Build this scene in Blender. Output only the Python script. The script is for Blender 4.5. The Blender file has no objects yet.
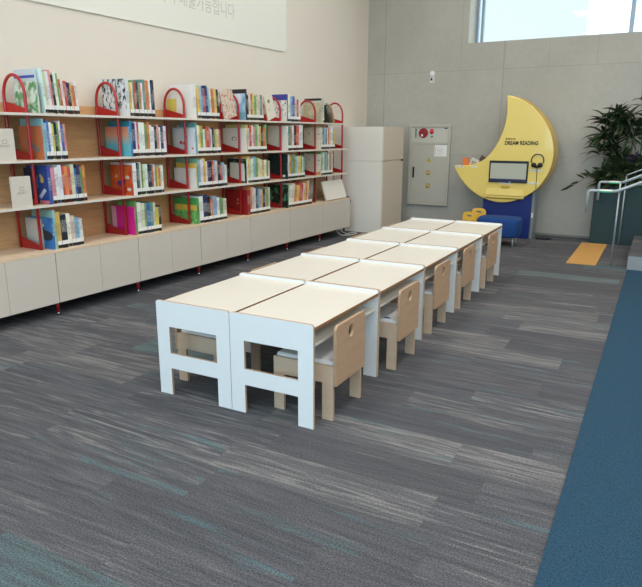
import bpy, bmesh, math, random
from mathutils import Vector, Matrix

random.seed(11)
S = bpy.context.scene
COL = S.collection
PI = math.pi
TILT = 0.0332                      # tables, carpet, stairs sit turned by this against the walls

# ------------------------------------------------------------------ helpers
def lin(r, g, b):
    f = lambda c: (c / 255) / 12.92 if c / 255 <= 0.04045 else ((c / 255 + 0.055) / 1.055) ** 2.4
    return (f(r), f(g), f(b), 1.0)

def new_mat(name):
    m = bpy.data.materials.new(name)
    m.use_nodes = True
    nt = m.node_tree
    return m, nt, nt.nodes['Principled BSDF']

def nd(nt, typ, **kw):
    n = nt.nodes.new(typ)
    for k, v in kw.items():
        if k == 'inp':
            for i, x in v.items():
                n.inputs[i].default_value = x
        else:
            setattr(n, k, v)
    return n

def mathn(nt, op, a, b=None):
    n = nt.nodes.new('ShaderNodeMath'); n.operation = op
    for i, v in enumerate((a, b)):
        if v is None: continue
        if isinstance(v, (int, float)): n.inputs[i].default_value = v
        else: nt.links.new(v, n.inputs[i])
    return n.outputs[0]

def mixc(nt, fac, a, b):
    n = nt.nodes.new('ShaderNodeMix'); n.data_type = 'RGBA'
    for i, v in ((0, fac), (6, a), (7, b)):
        if isinstance(v, (int, float, tuple)): n.inputs[i].default_value = v
        else: nt.links.new(v, n.inputs[i])
    return n.outputs[2]

def ramp(nt, fac, p0, p1):
    n = nt.nodes.new('ShaderNodeMapRange')
    n.inputs[1].default_value = p0; n.inputs[2].default_value = p1
    nt.links.new(fac, n.inputs[0])
    return n.outputs[0]

def simple(name, rgb, rough=0.5, metal=0.0, var=0.06, scale=30.0, coat=0.0, bump=0.0):
    """plain painted/laminated surface with a little procedural unevenness"""
    m, nt, b = new_mat(name)
    tc = nd(nt, 'ShaderNodeTexCoord')
    no = nd(nt, 'ShaderNodeTexNoise', inp={'Scale': scale, 'Detail': 3.0})
    nt.links.new(tc.outputs['Object'], no.inputs['Vector'])
    c = lin(*rgb)
    d = tuple(x * (1 - var) for x in c[:3]) + (1,)
    nt.links.new(mixc(nt, no.outputs[0], d, c), b.inputs['Base Color'])
    b.inputs['Roughness'].default_value = rough
    b.inputs['Metallic'].default_value = metal
    b.inputs['Coat Weight'].default_value = coat
    if bump:
        bp = nd(nt, 'ShaderNodeBump', inp={'Strength': bump, 'Distance': 0.002})
        nt.links.new(no.outputs[0], bp.inputs['Height'])
        nt.links.new(bp.outputs[0], b.inputs['Normal'])
    return m

def wood(name, rgb, rgb2, stretch=(3, 3, 40), rough=0.45):
    m, nt, b = new_mat(name)
    tc = nd(nt, 'ShaderNodeTexCoord')
    mp = nd(nt, 'ShaderNodeMapping'); mp.inputs['Scale'].default_value = stretch
    nt.links.new(tc.outputs['Object'], mp.inputs[0])
    no = nd(nt, 'ShaderNodeTexNoise', inp={'Scale': 2.5, 'Detail': 5.0, 'Distortion': 0.6})
    nt.links.new(mp.outputs[0], no.inputs['Vector'])
    nt.links.new(mixc(nt, ramp(nt, no.outputs[0], 0.3, 0.7), lin(*rgb), lin(*rgb2)), b.inputs['Base Color'])
    b.inputs['Roughness'].default_value = rough
    return m

def props(o, label=None, cat=None, group=None, kind=None):
    if label: o['label'] = label
    if cat: o['category'] = cat
    if group: o['group'] = group
    if kind: o['kind'] = kind
    return o

def link_obj(name, me, mats, parent=None, loc=(0, 0, 0), rot=(0, 0, 0)):
    if mats is not None and not len(me.materials):
        for m in (mats if isinstance(mats, (list, tuple)) else [mats]):
            me.materials.append(m)
    o = bpy.data.objects.new(name, me)
    COL.objects.link(o)
    o.location = loc; o.rotation_euler = rot
    if parent: o.parent = parent
    return o

def empty(name, loc=(0, 0, 0), rz=0.0, label=None, cat=None, group=None):
    o = bpy.data.objects.new(name, None)
    o.empty_display_size = 0.1
    COL.objects.link(o)
    o.location = loc; o.rotation_euler = (0, 0, rz)
    return props(o, label, cat, group)

class MB:
    """collects shapes and links them as ONE mesh"""
    def __init__(self):
        self.bm = bmesh.new()
    def box(self, x0, x1, y0, y1, z0, z1, mi=0, bev=0.0):
        b = bmesh.new()
        v = [b.verts.new((x, y, z)) for x in (x0, x1) for y in (y0, y1) for z in (z0, z1)]
        for f in ((0, 1, 3, 2), (4, 6, 7, 5), (0, 4, 5, 1), (2, 3, 7, 6), (0, 2, 6, 4), (1, 5, 7, 3)):
            b.faces.new([v[i] for i in f])
        if bev:
            bmesh.ops.bevel(b, geom=b.edges[:], offset=bev, segments=2, affect='EDGES', profile=0.5)
        self._merge(b, mi)
        return self
    def _merge(self, b, mi, smooth=False):
        bmesh.ops.recalc_face_normals(b, faces=b.faces[:])
        vm = {v: self.bm.verts.new(v.co) for v in b.verts}
        for f in b.faces:
            try:
                nf = self.bm.faces.new([vm[v] for v in f.verts])
                nf.material_index = mi; nf.smooth = smooth or f.smooth
            except ValueError:
                pass
        b.free()
    def tube(self, pts, r, seg=10, mi=0, cap=True, r2=None):
        pts = [Vector(p) for p in pts]
        b = bmesh.new(); rings = []
        n = len(pts)
        up = None
        for i, p in enumerate(pts):
            t = (pts[min(i + 1, n - 1)] - pts[max(i - 1, 0)]).normalized()
            if up is None:
                up = Vector((0, 0, 1)) if abs(t.z) < 0.9 else Vector((1, 0, 0))
            a = (up - t * up.dot(t)).normalized(); c = t.cross(a); up = a
            rr = r if r2 is None else r + (r2 - r) * i / (n - 1)
            rings.append([b.verts.new(p + (a * math.cos(2 * PI * k / seg) + c * math.sin(2 * PI * k / seg)) * rr) for k in range(seg)])
        for i in range(n - 1):
            for k in range(seg):
                f = b.faces.new([rings[i][k], rings[i][(k + 1) % seg], rings[i + 1][(k + 1) % seg], rings[i + 1][k]])
                f.smooth = True
        if cap:
            b.faces.new(rings[0][::-1]); b.faces.new(rings[-1])
        self._merge(b, mi)
        return self
    def poly(self, pts, mi=0):
        vs = [self.bm.verts.new(p) for p in pts]
        f = self.bm.faces.new(vs); f.material_index = mi
        return self
    def ball(self, c, rx, ry, rz, mi=0, u=14, v=9):
        b = bmesh.new()
        bmesh.ops.create_uvsphere(b, u_segments=u, v_segments=v, radius=1.0)
        for q in b.verts:
            q.co = Vector((c[0] + q.co.x * rx, c[1] + q.co.y * ry, c[2] + q.co.z * rz))
        for f in b.faces: f.smooth = True
        self._merge(b, mi)
        return self
    def build(self, name, mats, parent=None, loc=(0, 0, 0), rot=(0, 0, 0)):
        me = bpy.data.meshes.new(name)
        self.bm.to_mesh(me); self.bm.free()
        return link_obj(name, me, mats, parent, loc, rot)

def curve_mesh(cu):
    tmp = bpy.data.objects.new('tmp', cu); COL.objects.link(tmp)
    dg = bpy.context.evaluated_depsgraph_get(); dg.update()
    me = bpy.data.meshes.new_from_object(tmp.evaluated_get(dg))
    while len(me.materials): me.materials.pop()
    bpy.data.objects.remove(tmp); bpy.data.curves.remove(cu)
    return me

def plate_mesh(loops, thick, axis='XZ', bevel=0.0, edge_slot=1):
    """flat plate cut from 2D loops (first outer, others holes); slot 0 faces, slot 1 cut edge.
       axis 'XZ': loop (u,v) -> x,z with thickness along y 0..thick; 'YZ': u->y, v->z, thickness along x"""
    cu = bpy.data.curves.new('plate', 'CURVE'); cu.dimensions = '2D'; cu.fill_mode = 'BOTH'
    cu.extrude = thick / 2 - bevel; cu.bevel_depth = bevel; cu.bevel_resolution = 2
    if bevel: cu.offset = -bevel
    for lp in loops:
        sp = cu.splines.new('POLY'); sp.points.add(len(lp) - 1)
        for p, q in zip(sp.points, lp): p.co = (q[0], q[1], 0, 1)
        sp.use_cyclic_u = True
    me = curve_mesh(cu)
    for p in me.polygons:
        p.material_index = 0 if abs(p.normal.z) > 0.5 else edge_slot
        p.use_smooth = False
    for v in me.vertices:
        u, w, t = v.co
        if axis == 'XZ': v.co = (u, thick / 2 - t, w)
        elif axis == 'YZ': v.co = (t + thick / 2, u, w)
        else: v.co = (u, w, t + thick / 2)
    me.update()
    return me

def rrect(x0, z0, x1, z1, r=(0, 0, 0, 0), n=6):
    """rounded rectangle; r = radii of bottom-left, bottom-right, top-right, top-left"""
    pts = []
    for (cx, cz, rr, a0) in ((x0, z0, r[0], PI), (x1, z0, r[1], 1.5 * PI), (x1, z1, r[2], 0), (x0, z1, r[3], 0.5 * PI)):
        sx = cx + (rr if cx == x0 else -rr); sz = cz + (rr if cz == z0 else -rr)
        if rr == 0: pts.append((cx, cz)); continue
        for k in range(n + 1):
            a = a0 + 0.5 * PI * k / n
            pts.append((sx + rr * math.cos(a), sz + rr * math.sin(a)))
    return pts

def text_obj(name, s, size, mat, parent, mw, depth=0.0006, spacing=1.0, align='LEFT', width=None, bold=0.0):
    cu = bpy.data.curves.new('txt', 'FONT'); cu.body = s; cu.size = size; cu.extrude = depth
    cu.space_character = spacing; cu.offset = bold; cu.align_x = 'LEFT'
    me = curve_mesh(cu)
    if me.vertices:
        xs = [v.co.x for v in me.vertices]; w = max(xs) - min(xs); x0 = min(xs)
        k = (width / w) if width else 1.0
        for v in me.vertices: v.co.x = (v.co.x - x0) * k
    o = link_obj(name, me, mat, parent)
    o.matrix_local = mw
    return o

def facing_cam(x, y, z):           # text in the XZ plane, read by someone looking along +Y
    return Matrix(((1, 0, 0, x), (0, 0, -1, y), (0, 1, 0, z), (0, 0, 0, 1)))
def facing_right(x, y, z):         # text in the YZ plane, seen from +X
    return Matrix(((0, 0, 1, x), (1, 0, 0, y), (0, 1, 0, z), (0, 0, 0, 1)))

def dup(root, loc=None, rot=None):
    r = root.copy(); COL.objects.link(r)
    if loc is not None: r.location = loc
    if rot is not None: r.rotation_euler = rot
    for ch in root.children:
        c = ch.copy(); COL.objects.link(c); c.parent = r
        for g in ch.children:
            d = g.copy(); COL.objects.link(d); d.parent = c
    return r

def catmull(pts, n=6, closed=False):
    out = []; N = len(pts)
    rng = range(N) if closed else range(N - 1)
    for i in rng:
        g = (lambda k: pts[k % N]) if closed else (lambda k: pts[max(0, min(N - 1, k))])
        p0, p1, p2, p3 = g(i - 1), g(i), g(i + 1), g(i + 2)
        for k in range(n):
            t = k / n
            out.append(tuple(0.5 * ((2 * b) + (c - a) * t + (2 * a - 5 * b + 4 * c - d) * t * t + (3 * b - a - 3 * c + d) * t ** 3)
                             for a, b, c, d in zip(p0, p1, p2, p3)))
    if not closed: out.append(tuple(pts[-1]))
    return out

# ------------------------------------------------------------------ materials
M = {}
M['red'] = simple('red_metal', (172, 22, 30), 0.35, 0.0, coat=0.3)
M['cabinet'] = simple('cabinet_laminate', (214, 204, 192), 0.45, var=0.03)
M['shelf_edge'] = simple('shelf_laminate', (222, 216, 206), 0.45, var=0.03)
M['birch'] = wood('birch_board', (198, 154, 108), (213, 172, 126), (2, 2, 22))
M['birch_top'] = wood('birch_board_top', (222, 196, 166), (230, 206, 178), (2, 12, 2))
M['white_lam'] = simple('white_laminate', (234, 234, 233), 0.35, var=0.02)
M['cream_top'] = simple('cream_laminate', (224, 217, 205), 0.32, var=0.03, scale=6)
M['ply_edge'] = wood('plywood_edge', (172, 142, 114), (194, 166, 138), (30, 30, 200))
M['edge_dark'] = wood('worn_board_edge', (128, 92, 64), (150, 112, 80), (30, 30, 200))
M['chair_wood'] = wood('beech_laminate', (180, 146, 116), (188, 154, 124), (2, 2, 10))
M['chair_side'] = wood('beech_laminate_pale', (200, 172, 146), (208, 180, 154), (2, 2, 10))
M['cushion'] = simple('grey_white_cushion', (222, 218, 214), 0.8, var=0.14, scale=120, bump=0.2)
M['dark'] = simple('black_plastic', (22, 22, 24), 0.4)
M['tall'] = simple('tall_cabinet_laminate', (230, 223, 212), 0.42, var=0.02)
M['tall_door'] = simple('tall_cabinet_door', (216, 202, 184), 0.42, var=0.02)
M['paper'] = simple('white_paper', (236, 234, 228), 0.8, var=0.03)
M['sign'] = simple('sign_card', (214, 204, 192), 0.7, var=0.03)
M['pages'] = simple('book_pages', (226, 216, 196), 0.9, var=0.1, scale=200)
M['steel'] = simple('brushed_steel', (192, 186, 172), 0.45, 0.12, scale=8)
M['steel_light'] = simple('light_steel', (206, 202, 190), 0.42, 0.25, scale=8)
M['chrome'] = simple('chrome', (215, 215, 215), 0.12, 1.0, var=0.0)
M['yellow'] = simple('yellow_gloss', (238, 210, 112), 0.22, var=0.02, coat=0.5)
M['yellow_side'] = simple('yellow_side_band', (222, 180, 70), 0.3, var=0.02)
M['yellow_pale'] = simple('pale_yellow_tray', (238, 210, 112), 0.25, coat=0.4)
M['yellow_chair'] = simple('yellow_chair_paint', (240, 186, 70), 0.4)
M['navy'] = simple('blue_panel', (10, 36, 112), 0.5)
M['screen'] = simple('grey_monitor_screen', (186, 186, 168), 0.25, coat=0.5)
M['screen_bar'] = simple('dark_blue_bar', (38, 46, 84), 0.3)
M['blue_fabric'] = simple('blue_felt', (16, 64, 128), 0.9, var=0.12, scale=150, bump=0.3)
M['teal'] = simple('dark_teal_panel', (30, 56, 59), 0.6, var=0.12, scale=4)
M['soil'] = simple('soil', (52, 40, 30), 0.95, var=0.5, scale=60, bump=1.0)
M['rail'] = simple('white_rail', (176, 184, 188), 0.3, 0.1)
M['post'] = simple('steel_post', (176, 186, 188), 0.3, 0.5)
M['green_tape'] = simple('green_tape', (30, 170, 110), 0.4)
M['orange_mat'] = simple('orange_mat', (208, 156, 84), 0.75, var=0.12, scale=60, bump=0.4)
M['leaf'] = simple('dark_leaf', (50, 68, 40), 0.45, var=0.4, scale=12)
M['leaf2'] = simple('olive_leaf', (56, 72, 42), 0.5, var=0.35, scale=12)
M['leaf3'] = simple('purple_leaf', (70, 58, 76), 0.5, var=0.3, scale=12)
M['bark'] = simple('plant_stem', (86, 78, 54), 0.8, var=0.3)
M['red_lamp'] = simple('red_lens', (214, 30, 34), 0.15, coat=0.6)
M['red_bell'] = simple('dark_red_bell', (150, 22, 30), 0.25, coat=0.4)
M['warn'] = simple('yellow_sticker', (200, 180, 96), 0.5)
M['warn2'] = simple('amber_sticker', (188, 152, 96), 0.5)
M['ink'] = simple('dark_ink', (44, 38, 30), 0.6)
M['olive_ink'] = simple('olive_ink', (140, 116, 30), 0.6)
M['faint_text'] = simple('projected_text_grey', (203, 204, 193), 0.8)  # lettering of the projected image, its light put into colour
M['grey_ink'] = simple('grey_ink', (150, 144, 138), 0.8)
M['board'] = simple('projected_light_slab', (232, 231, 220), 0.7, var=0.01)  # pale colour stands in for light projected on the wall
M['ceiling'] = simple('ceiling_paint', (226, 224, 218), 0.9, var=0.02)
M['wall_plain'] = simple('plain_wall_paint', (214, 208, 196), 0.9, var=0.02)
M['alu'] = simple('window_aluminium', (150, 160, 170), 0.35, 0.4)
M['jamb'] = simple('jamb_paint', (214, 208, 196), 0.8, var=0.02)
M['cable_white'] = simple('white_cable', (220, 216, 208), 0.5)

def m_wall():
    m, nt, b = new_mat('beige_wall_paint')
    tc = nd(nt, 'ShaderNodeTexCoord')
    n1 = nd(nt, 'ShaderNodeTexNoise', inp={'Scale': 0.6, 'Detail': 3.0})
    n2 = nd(nt, 'ShaderNodeTexNoise', inp={'Scale': 180.0, 'Detail': 2.0})
    for n in (n1, n2): nt.links.new(tc.outputs['Object'], n.inputs['Vector'])
    c = mixc(nt, ramp(nt, n1.outputs[0], 0.35, 0.65), lin(223, 214, 201), lin(227, 219, 207))
    nt.links.new(c, b.inputs['Base Color']); b.inputs['Roughness'].default_value = 0.85
    bp = nd(nt, 'ShaderNodeBump', inp={'Strength': 0.08, 'Distance': 0.002})
    nt.links.new(n2.outputs[0], bp.inputs['Height']); nt.links.new(bp.outputs[0], b.inputs['Normal'])
    return m
M['wall'] = m_wall()

def m_concrete():
    m, nt, b = new_mat('fair_faced_concrete')
    tc = nd(nt, 'ShaderNodeTexCoord')
    sp = nd(nt, 'ShaderNodeSeparateXYZ'); nt.links.new(tc.outputs['Object'], sp.inputs[0])
    n1 = nd(nt, 'ShaderNodeTexNoise', inp={'Scale': 0.9, 'Detail': 6.0, 'Roughness': 0.6})
    n2 = nd(nt, 'ShaderNodeTexNoise', inp={'Scale': 14.0, 'Detail': 5.0})
    n3 = nd(nt, 'ShaderNodeTexNoise', inp={'Scale': 120.0, 'Detail': 2.0})
    for n in (n1, n2, n3): nt.links.new(tc.outputs['Object'], n.inputs['Vector'])
    base = mixc(nt, ramp(nt, n1.outputs[0], 0.3, 0.7), lin(172, 168, 158), lin(188, 184, 173))
    base = mixc(nt, mathn(nt, 'MULTIPLY', ramp(nt, n2.outputs[0], 0.35, 0.75), 0.22), base, lin(150, 146, 137))
    # formwork panels: 1.89 m wide, courses about 0.97 m high
    cell = lambda v, off, w: mathn(nt, 'DIVIDE', mathn(nt, 'ADD', v, off), w)
    cx = cell(sp.outputs[0], 4.426, 1.896); cz = cell(sp.outputs[2], 0.09, 1.235)
    comb = nd(nt, 'ShaderNodeCombineXYZ')
    nt.links.new(mathn(nt, 'FLOOR', cx), comb.inputs[0]); nt.links.new(mathn(nt, 'FLOOR', cz), comb.inputs[1])
    wn = nd(nt, 'ShaderNodeTexWhiteNoise', noise_dimensions='2D'); nt.links.new(comb.outputs[0], wn.inputs[0])
    base = mixc(nt, mathn(nt, 'MULTIPLY', wn.outputs[0], 0.3), base, lin(158, 155, 148))
    def line(c, w, half):
        fr = mathn(nt, 'FRACT', c)
        d = mathn(nt, 'MULTIPLY', mathn(nt, 'MINIMUM', fr, mathn(nt, 'SUBTRACT', 1.0, fr)), w)
        return mathn(nt, 'LESS_THAN', d, half)
    lx = line(cx, 1.896, 0.006); lz = line(cz, 1.235, 0.005)
    hi = mathn(nt, 'MULTIPLY', mathn(nt, 'GREATER_THAN', sp.outputs[2], 2.38), mathn(nt, 'GREATER_THAN', sp.outputs[0], -3.2))
    lx2 = mathn(nt, 'MULTIPLY', line(cell(sp.outputs[0], 1.909, 0.635), 0.635, 0.005), hi)
    ln = mathn(nt, 'MAXIMUM', mathn(nt, 'MAXIMUM', lx, mathn(nt, 'MULTIPLY', lz, 0.6)), mathn(nt, 'MULTIPLY', lx2, 0.6))
    base = mixc(nt, mathn(nt, 'MULTIPLY', ln, 0.38), base, lin(112, 107, 98))
    nt.links.new(base, b.inputs['Base Color']); b.inputs['Roughness'].default_value = 0.8
    bp = nd(nt, 'ShaderNodeBump', inp={'Strength': 0.12, 'Distance': 0.003})
    nt.links.new(n3.outputs[0], bp.inputs['Height']); nt.links.new(bp.outputs[0], b.inputs['Normal'])
    return m
M['concrete'] = m_concrete()

def m_carpet():
    """grey plank carpet: planks lie across the room, streaked in grey, taupe and a little teal"""
    m, nt, b = new_mat('streaked_plank_carpet')
    L = nt.links.new
    tc = nd(nt, 'ShaderNodeTexCoord')
    mp = nd(nt, 'ShaderNodeMapping'); mp.inputs['Rotation'].default_value = (0, 0, -TILT)
    L(tc.outputs['Object'], mp.inputs[0])
    sp = nd(nt, 'ShaderNodeSeparateXYZ'); L(mp.outputs[0], sp.inputs[0])
    row = mathn(nt, 'FLOOR', mathn(nt, 'DIVIDE', sp.outputs[1], 0.25))
    wr = nd(nt, 'ShaderNodeTexWhiteNoise', noise_dimensions='1D'); L(row, wr.inputs['W'])
    xs = mathn(nt, 'ADD', mathn(nt, 'DIVIDE', sp.outputs[0], 1.0), mathn(nt, 'MULTIPLY', wr.outputs[0], 1.0))
    pid = mathn(nt, 'FLOOR', xs)
    cb = nd(nt, 'ShaderNodeCombineXYZ'); L(pid, cb.inputs[0]); L(row, cb.inputs[1])
    wp = nd(nt, 'ShaderNodeTexWhiteNoise', noise_dimensions='2D'); L(cb.outputs[0], wp.inputs[0])
    ws = nd(nt, 'ShaderNodeSeparateColor'); L(wp.outputs[1], ws.inputs[0])
    # streaks: noise stretched along X, with a different slice and a slight skew for each plank
    skew = mathn(nt, 'MULTIPLY', mathn(nt, 'SUBTRACT', ws.outputs[2], 0.5), 0.09)
    yy = mathn(nt, 'ADD', sp.outputs[1], mathn(nt, 'MULTIPLY', sp.outputs[0], skew))
    def streak(sx, sy, det, dist, k):
        c = nd(nt, 'ShaderNodeCombineXYZ')
        L(mathn(nt, 'MULTIPLY', sp.outputs[0], sx), c.inputs[0]); L(mathn(nt, 'MULTIPLY', yy, sy), c.inputs[1])
        L(mathn(nt, 'MULTIPLY', wp.outputs[0], k), c.inputs[2])
        n = nd(nt, 'ShaderNodeTexNoise', inp={'Scale': 1.0, 'Detail': det, 'Roughness': 0.62, 'Distortion': dist}); L(c.outputs[0], n.inputs['Vector'])
        return n.outputs[0]
    s1 = streak(2.6, 46.0, 4.0, 0.5, 40.0)
    s2 = streak(5.0, 130.0, 3.0, 0.6, 70.0)
    s3 = streak(1.4, 18.0, 3.0, 1.0, 25.0)
    s4 = streak(1.1, 7.0, 2.0, 0.6, 15.0)
    dark, mid, light = lin(78, 79, 84), lin(104, 103, 107), lin(160, 156, 153)
    c = mixc(nt, ramp(nt, s1, 0.34, 0.64), dark, mid)
    # light streaks; how many depends on the plank
    mixs = mathn(nt, 'ADD', mathn(nt, 'ADD', mathn(nt, 'MULTIPLY', s1, 0.45), mathn(nt, 'MULTIPLY', s2, 0.30)), mathn(nt, 'MULTIPLY', s4, 0.25))
    th = mathn(nt, 'SUBTRACT', 0.575, mathn(nt, 'MULTIPLY', mathn(nt, 'POWER', ws.outputs[0], 2.0), 0.09))
    lf = mathn(nt, 'MULTIPLY', mathn(nt, 'SUBTRACT', mixs, th), 11.0)
    lf = mathn(nt, 'MINIMUM', mathn(nt, 'MAXIMUM', lf, 0.0), 1.0)
    c = mixc(nt, mathn(nt, 'MULTIPLY', lf, 0.60), c, light)
    c = mixc(nt, mathn(nt, 'MULTIPLY', mathn(nt, 'GREATER_THAN', ws.outputs[0], 0.86), 0.18), c, lin(140, 136, 134))
    c = mixc(nt, mathn(nt, 'MULTIPLY', mathn(nt, 'LESS_THAN', ws.outputs[0], 0.3), 0.35), c, lin(78, 78, 83))
    # taupe tint and teal runs
    c = mixc(nt, mathn(nt, 'MULTIPLY', ws.outputs[1], 0.25), c, lin(100, 96, 96))
    tf = mathn(nt, 'MULTIPLY', ramp(nt, s3, 0.56, 0.68), mathn(nt, 'MULTIPLY', mathn(nt, 'GREATER_THAN', ws.outputs[2], 0.55), 0.5))
    c = mixc(nt, tf, c, lin(92, 122, 128))
    allteal = mathn(nt, 'MULTIPLY', mathn(nt, 'GREATER_THAN', ws.outputs[1], 0.97), 0.4)
    c = mixc(nt, mathn(nt, 'MULTIPLY', allteal, ramp(nt, s1, 0.3, 0.6)), c, lin(96, 134, 136))
    # loop pile speckle
    v = nd(nt, 'ShaderNodeTexNoise', inp={'Scale': 150.0, 'Detail': 3.0, 'Roughness': 0.8}); L(mp.outputs[0], v.inputs['Vector'])
    sp2 = ramp(nt, v.outputs[0], 0.3, 0.7)
    mul = nd(nt, 'ShaderNodeMix', data_type='RGBA', blend_type='MULTIPLY'); mul.inputs[0].default_value = 1.0
    L(c, mul.inputs[6])
    sc = mathn(nt, 'ADD', mathn(nt, 'MULTIPLY', sp2, 1.3), 0.22)
    cc = nd(nt, 'ShaderNodeCombineColor'); [L(sc, cc.inputs[i]) for i in range(3)]
    L(cc.outputs[0], mul.inputs[7])
    L(mul.outputs[2], b.inputs['Base Color'])
    b.inputs['Roughness'].default_value = 0.95; b.inputs['Specular IOR Level'].default_value = 0.1
    bp = nd(nt, 'ShaderNodeBump', inp={'Strength': 0.5, 'Distance': 0.003}); L(v.outputs[0], bp.inputs['Height']); L(bp.outputs[0], b.inputs['Normal'])
    return m
M['carpet'] = m_carpet()

def m_blue_carpet():
    m, nt, b = new_mat('blue_loop_carpet')
    tc = nd(nt, 'ShaderNodeTexCoord')
    v = nd(nt, 'ShaderNodeTexNoise', inp={'Scale': 190.0, 'Detail': 2.0, 'Roughness': 0.7})
    w = nd(nt, 'ShaderNodeTexNoise', inp={'Scale': 9.0, 'Detail': 5.0})
    for n in (v, w): nt.links.new(tc.outputs['Object'], n.inputs['Vector'])
    c = mixc(nt, ramp(nt, v.outputs[0], 0.3, 0.7), lin(24, 48, 66), lin(62, 90, 110))
    c = mixc(nt, mathn(nt, 'MULTIPLY', ramp(nt, w.outputs[0], 0.4, 0.7), 0.3), c, lin(38, 76, 100))
    nt.links.new(c, b.inputs['Base Color'])
    b.inputs['Roughness'].default_value = 0.95; b.inputs['Specular IOR Level'].default_value = 0.1
    return m
M['blue_carpet'] = m_blue_carpet()

def m_glass():
    m, nt, b = new_mat('window_glass')
    nt.nodes.remove(b)
    out = nt.nodes['Material Output']
    tr = nd(nt, 'ShaderNodeBsdfTransparent'); tr.inputs[0].default_value = (0.93, 0.97, 0.98, 1)
    gl = nd(nt, 'ShaderNodeBsdfGlossy'); gl.inputs['Roughness'].default_value = 0.02
    mx = nd(nt, 'ShaderNodeMixShader'); mx.inputs[0].default_value = 0.012
    nt.links.new(tr.outputs[0], mx.inputs[1]); nt.links.new(gl.outputs[0], mx.inputs[2]); nt.links.new(mx.outputs[0], out.inputs[0])
    return m
M['glass'] = m_glass()

def m_emit(name, rgb, st):
    m, nt, b = new_mat(name)
    b.inputs['Base Color'].default_value = rgb
    b.inputs['Emission Color'].default_value = rgb; b.inputs['Emission Strength'].default_value = st
    return m

def m_cover():
    """book cloth/paper: object colour, with a printed title block that runs down the spine"""
    m, nt, b = new_mat('printed_book_cover')
    L = nt.links.new
    oi = nd(nt, 'ShaderNodeObjectInfo'); tc = nd(nt, 'ShaderNodeTexCoord')
    sp = nd(nt, 'ShaderNodeSeparateXYZ'); L(tc.outputs['Object'], sp.inputs[0])
    off = mathn(nt, 'MULTIPLY', oi.outputs['Random'], 57.0)
    cb = nd(nt, 'ShaderNodeCombineXYZ')
    L(mathn(nt, 'MULTIPLY', sp.outputs[1], 240.0), cb.inputs[0]); L(mathn(nt, 'MULTIPLY', sp.outputs[2], 190.0), cb.inputs[1]); L(off, cb.inputs[2])
    n = nd(nt, 'ShaderNodeTexNoise', inp={'Scale': 1.0, 'Detail': 1.0}); L(cb.outputs[0], n.inputs['Vector'])
    glyph = mathn(nt, 'GREATER_THAN', n.outputs[0], 0.54)
    z0 = mathn(nt, 'ADD', mathn(nt, 'MULTIPLY', oi.outputs['Random'], 0.05), 0.09)
    inz = mathn(nt, 'MULTIPLY', mathn(nt, 'GREATER_THAN', sp.outputs[2], z0), mathn(nt, 'LESS_THAN', sp.outputs[2], mathn(nt, 'ADD', z0, 0.10)))
    onsp = mathn(nt, 'GREATER_THAN', sp.outputs[0], -0.0005)
    f = mathn(nt, 'MULTIPLY', mathn(nt, 'MULTIPLY', glyph, inz), onsp)
    hs = nd(nt, 'ShaderNodeHueSaturation'); L(oi.outputs['Color'], hs.inputs['Color'])
    hs.inputs['Hue'].default_value = 0.56; hs.inputs['Saturation'].default_value = 1.2
    bw = nd(nt, 'ShaderNodeRGBToBW'); L(oi.outputs['Color'], bw.inputs[0])
    ink = mixc(nt, mathn(nt, 'GREATER_THAN', bw.outputs[0], 0.25), (0.8, 0.78, 0.72, 1), (0.04, 0.04, 0.05, 1))
    # second printed colour in patches
    c2 = nd(nt, 'ShaderNodeCombineXYZ')
    L(mathn(nt, 'MULTIPLY', sp.outputs[0], 9.0), c2.inputs[0]); L(mathn(nt, 'MULTIPLY', sp.outputs[2], 16.0), c2.inputs[1]); L(off, c2.inputs[2])
    n2 = nd(nt, 'ShaderNodeTexNoise', inp={'Scale': 1.0, 'Detail': 2.0}); L(c2.outputs[0], n2.inputs['Vector'])
    c = mixc(nt, mathn(nt, 'MULTIPLY', mathn(nt, 'GREATER_THAN', n2.outputs[0], 0.58), 0.55), oi.outputs['Color'], hs.outputs[0])
    c = mixc(nt, mathn(nt, 'MULTIPLY', f, 0.6), c, ink)
    tone = nd(nt, 'ShaderNodeHueSaturation', inp={'Saturation': 0.92, 'Value': 0.93}); L(c, tone.inputs['Color'])
    L(tone.outputs[0], b.inputs['Base Color']); b.inputs['Roughness'].default_value = 0.4
    return m
M['cover'] = m_cover()

def m_pattern(name, c1, c2, scale, thr=0.5, stretch=(1, 1, 1), sharp=0.04, detail=3.0):
    m, nt, b = new_mat(name)
    tc = nd(nt, 'ShaderNodeTexCoord'); mp = nd(nt, 'ShaderNodeMapping'); mp.inputs['Scale'].default_value = stretch
    nt.links.new(tc.outputs['Object'], mp.inputs[0])
    n = nd(nt, 'ShaderNodeTexNoise', inp={'Scale': scale, 'Detail': detail, 'Distortion': 0.6}); nt.links.new(mp.outputs[0], n.inputs['Vector'])
    nt.links.new(mixc(nt, ramp(nt, n.outputs[0], thr - sharp, thr + sharp), lin(*c1), lin(*c2)), b.inputs['Base Color'])
    b.inputs['Roughness'].default_value = 0.4
    return m
def m_grad(name, stops):
    m, nt, b = new_mat(name)
    tc = nd(nt, 'ShaderNodeTexCoord'); sp = nd(nt, 'ShaderNodeSeparateXYZ'); nt.links.new(tc.outputs['Object'], sp.inputs[0])
    r = nd(nt, 'ShaderNodeValToRGB')
    els = r.color_ramp.elements
    while len(els) < len(stops): els.new(0.5)
    for e, (p, c) in zip(els, stops): e.position = p; e.color = lin(*c)
    nt.links.new(ramp(nt, sp.outputs[2], 0.0, 0.3), r.inputs[0])
    nt.links.new(r.outputs[0], b.inputs['Base Color']); b.inputs['Roughness'].default_value = 0.4
    return m
_flat = {}
def flat(rgb):
    if rgb not in _flat: _flat[rgb] = simple('print_colour', rgb, 0.45, var=0.05)
    return _flat[rgb]

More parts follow.
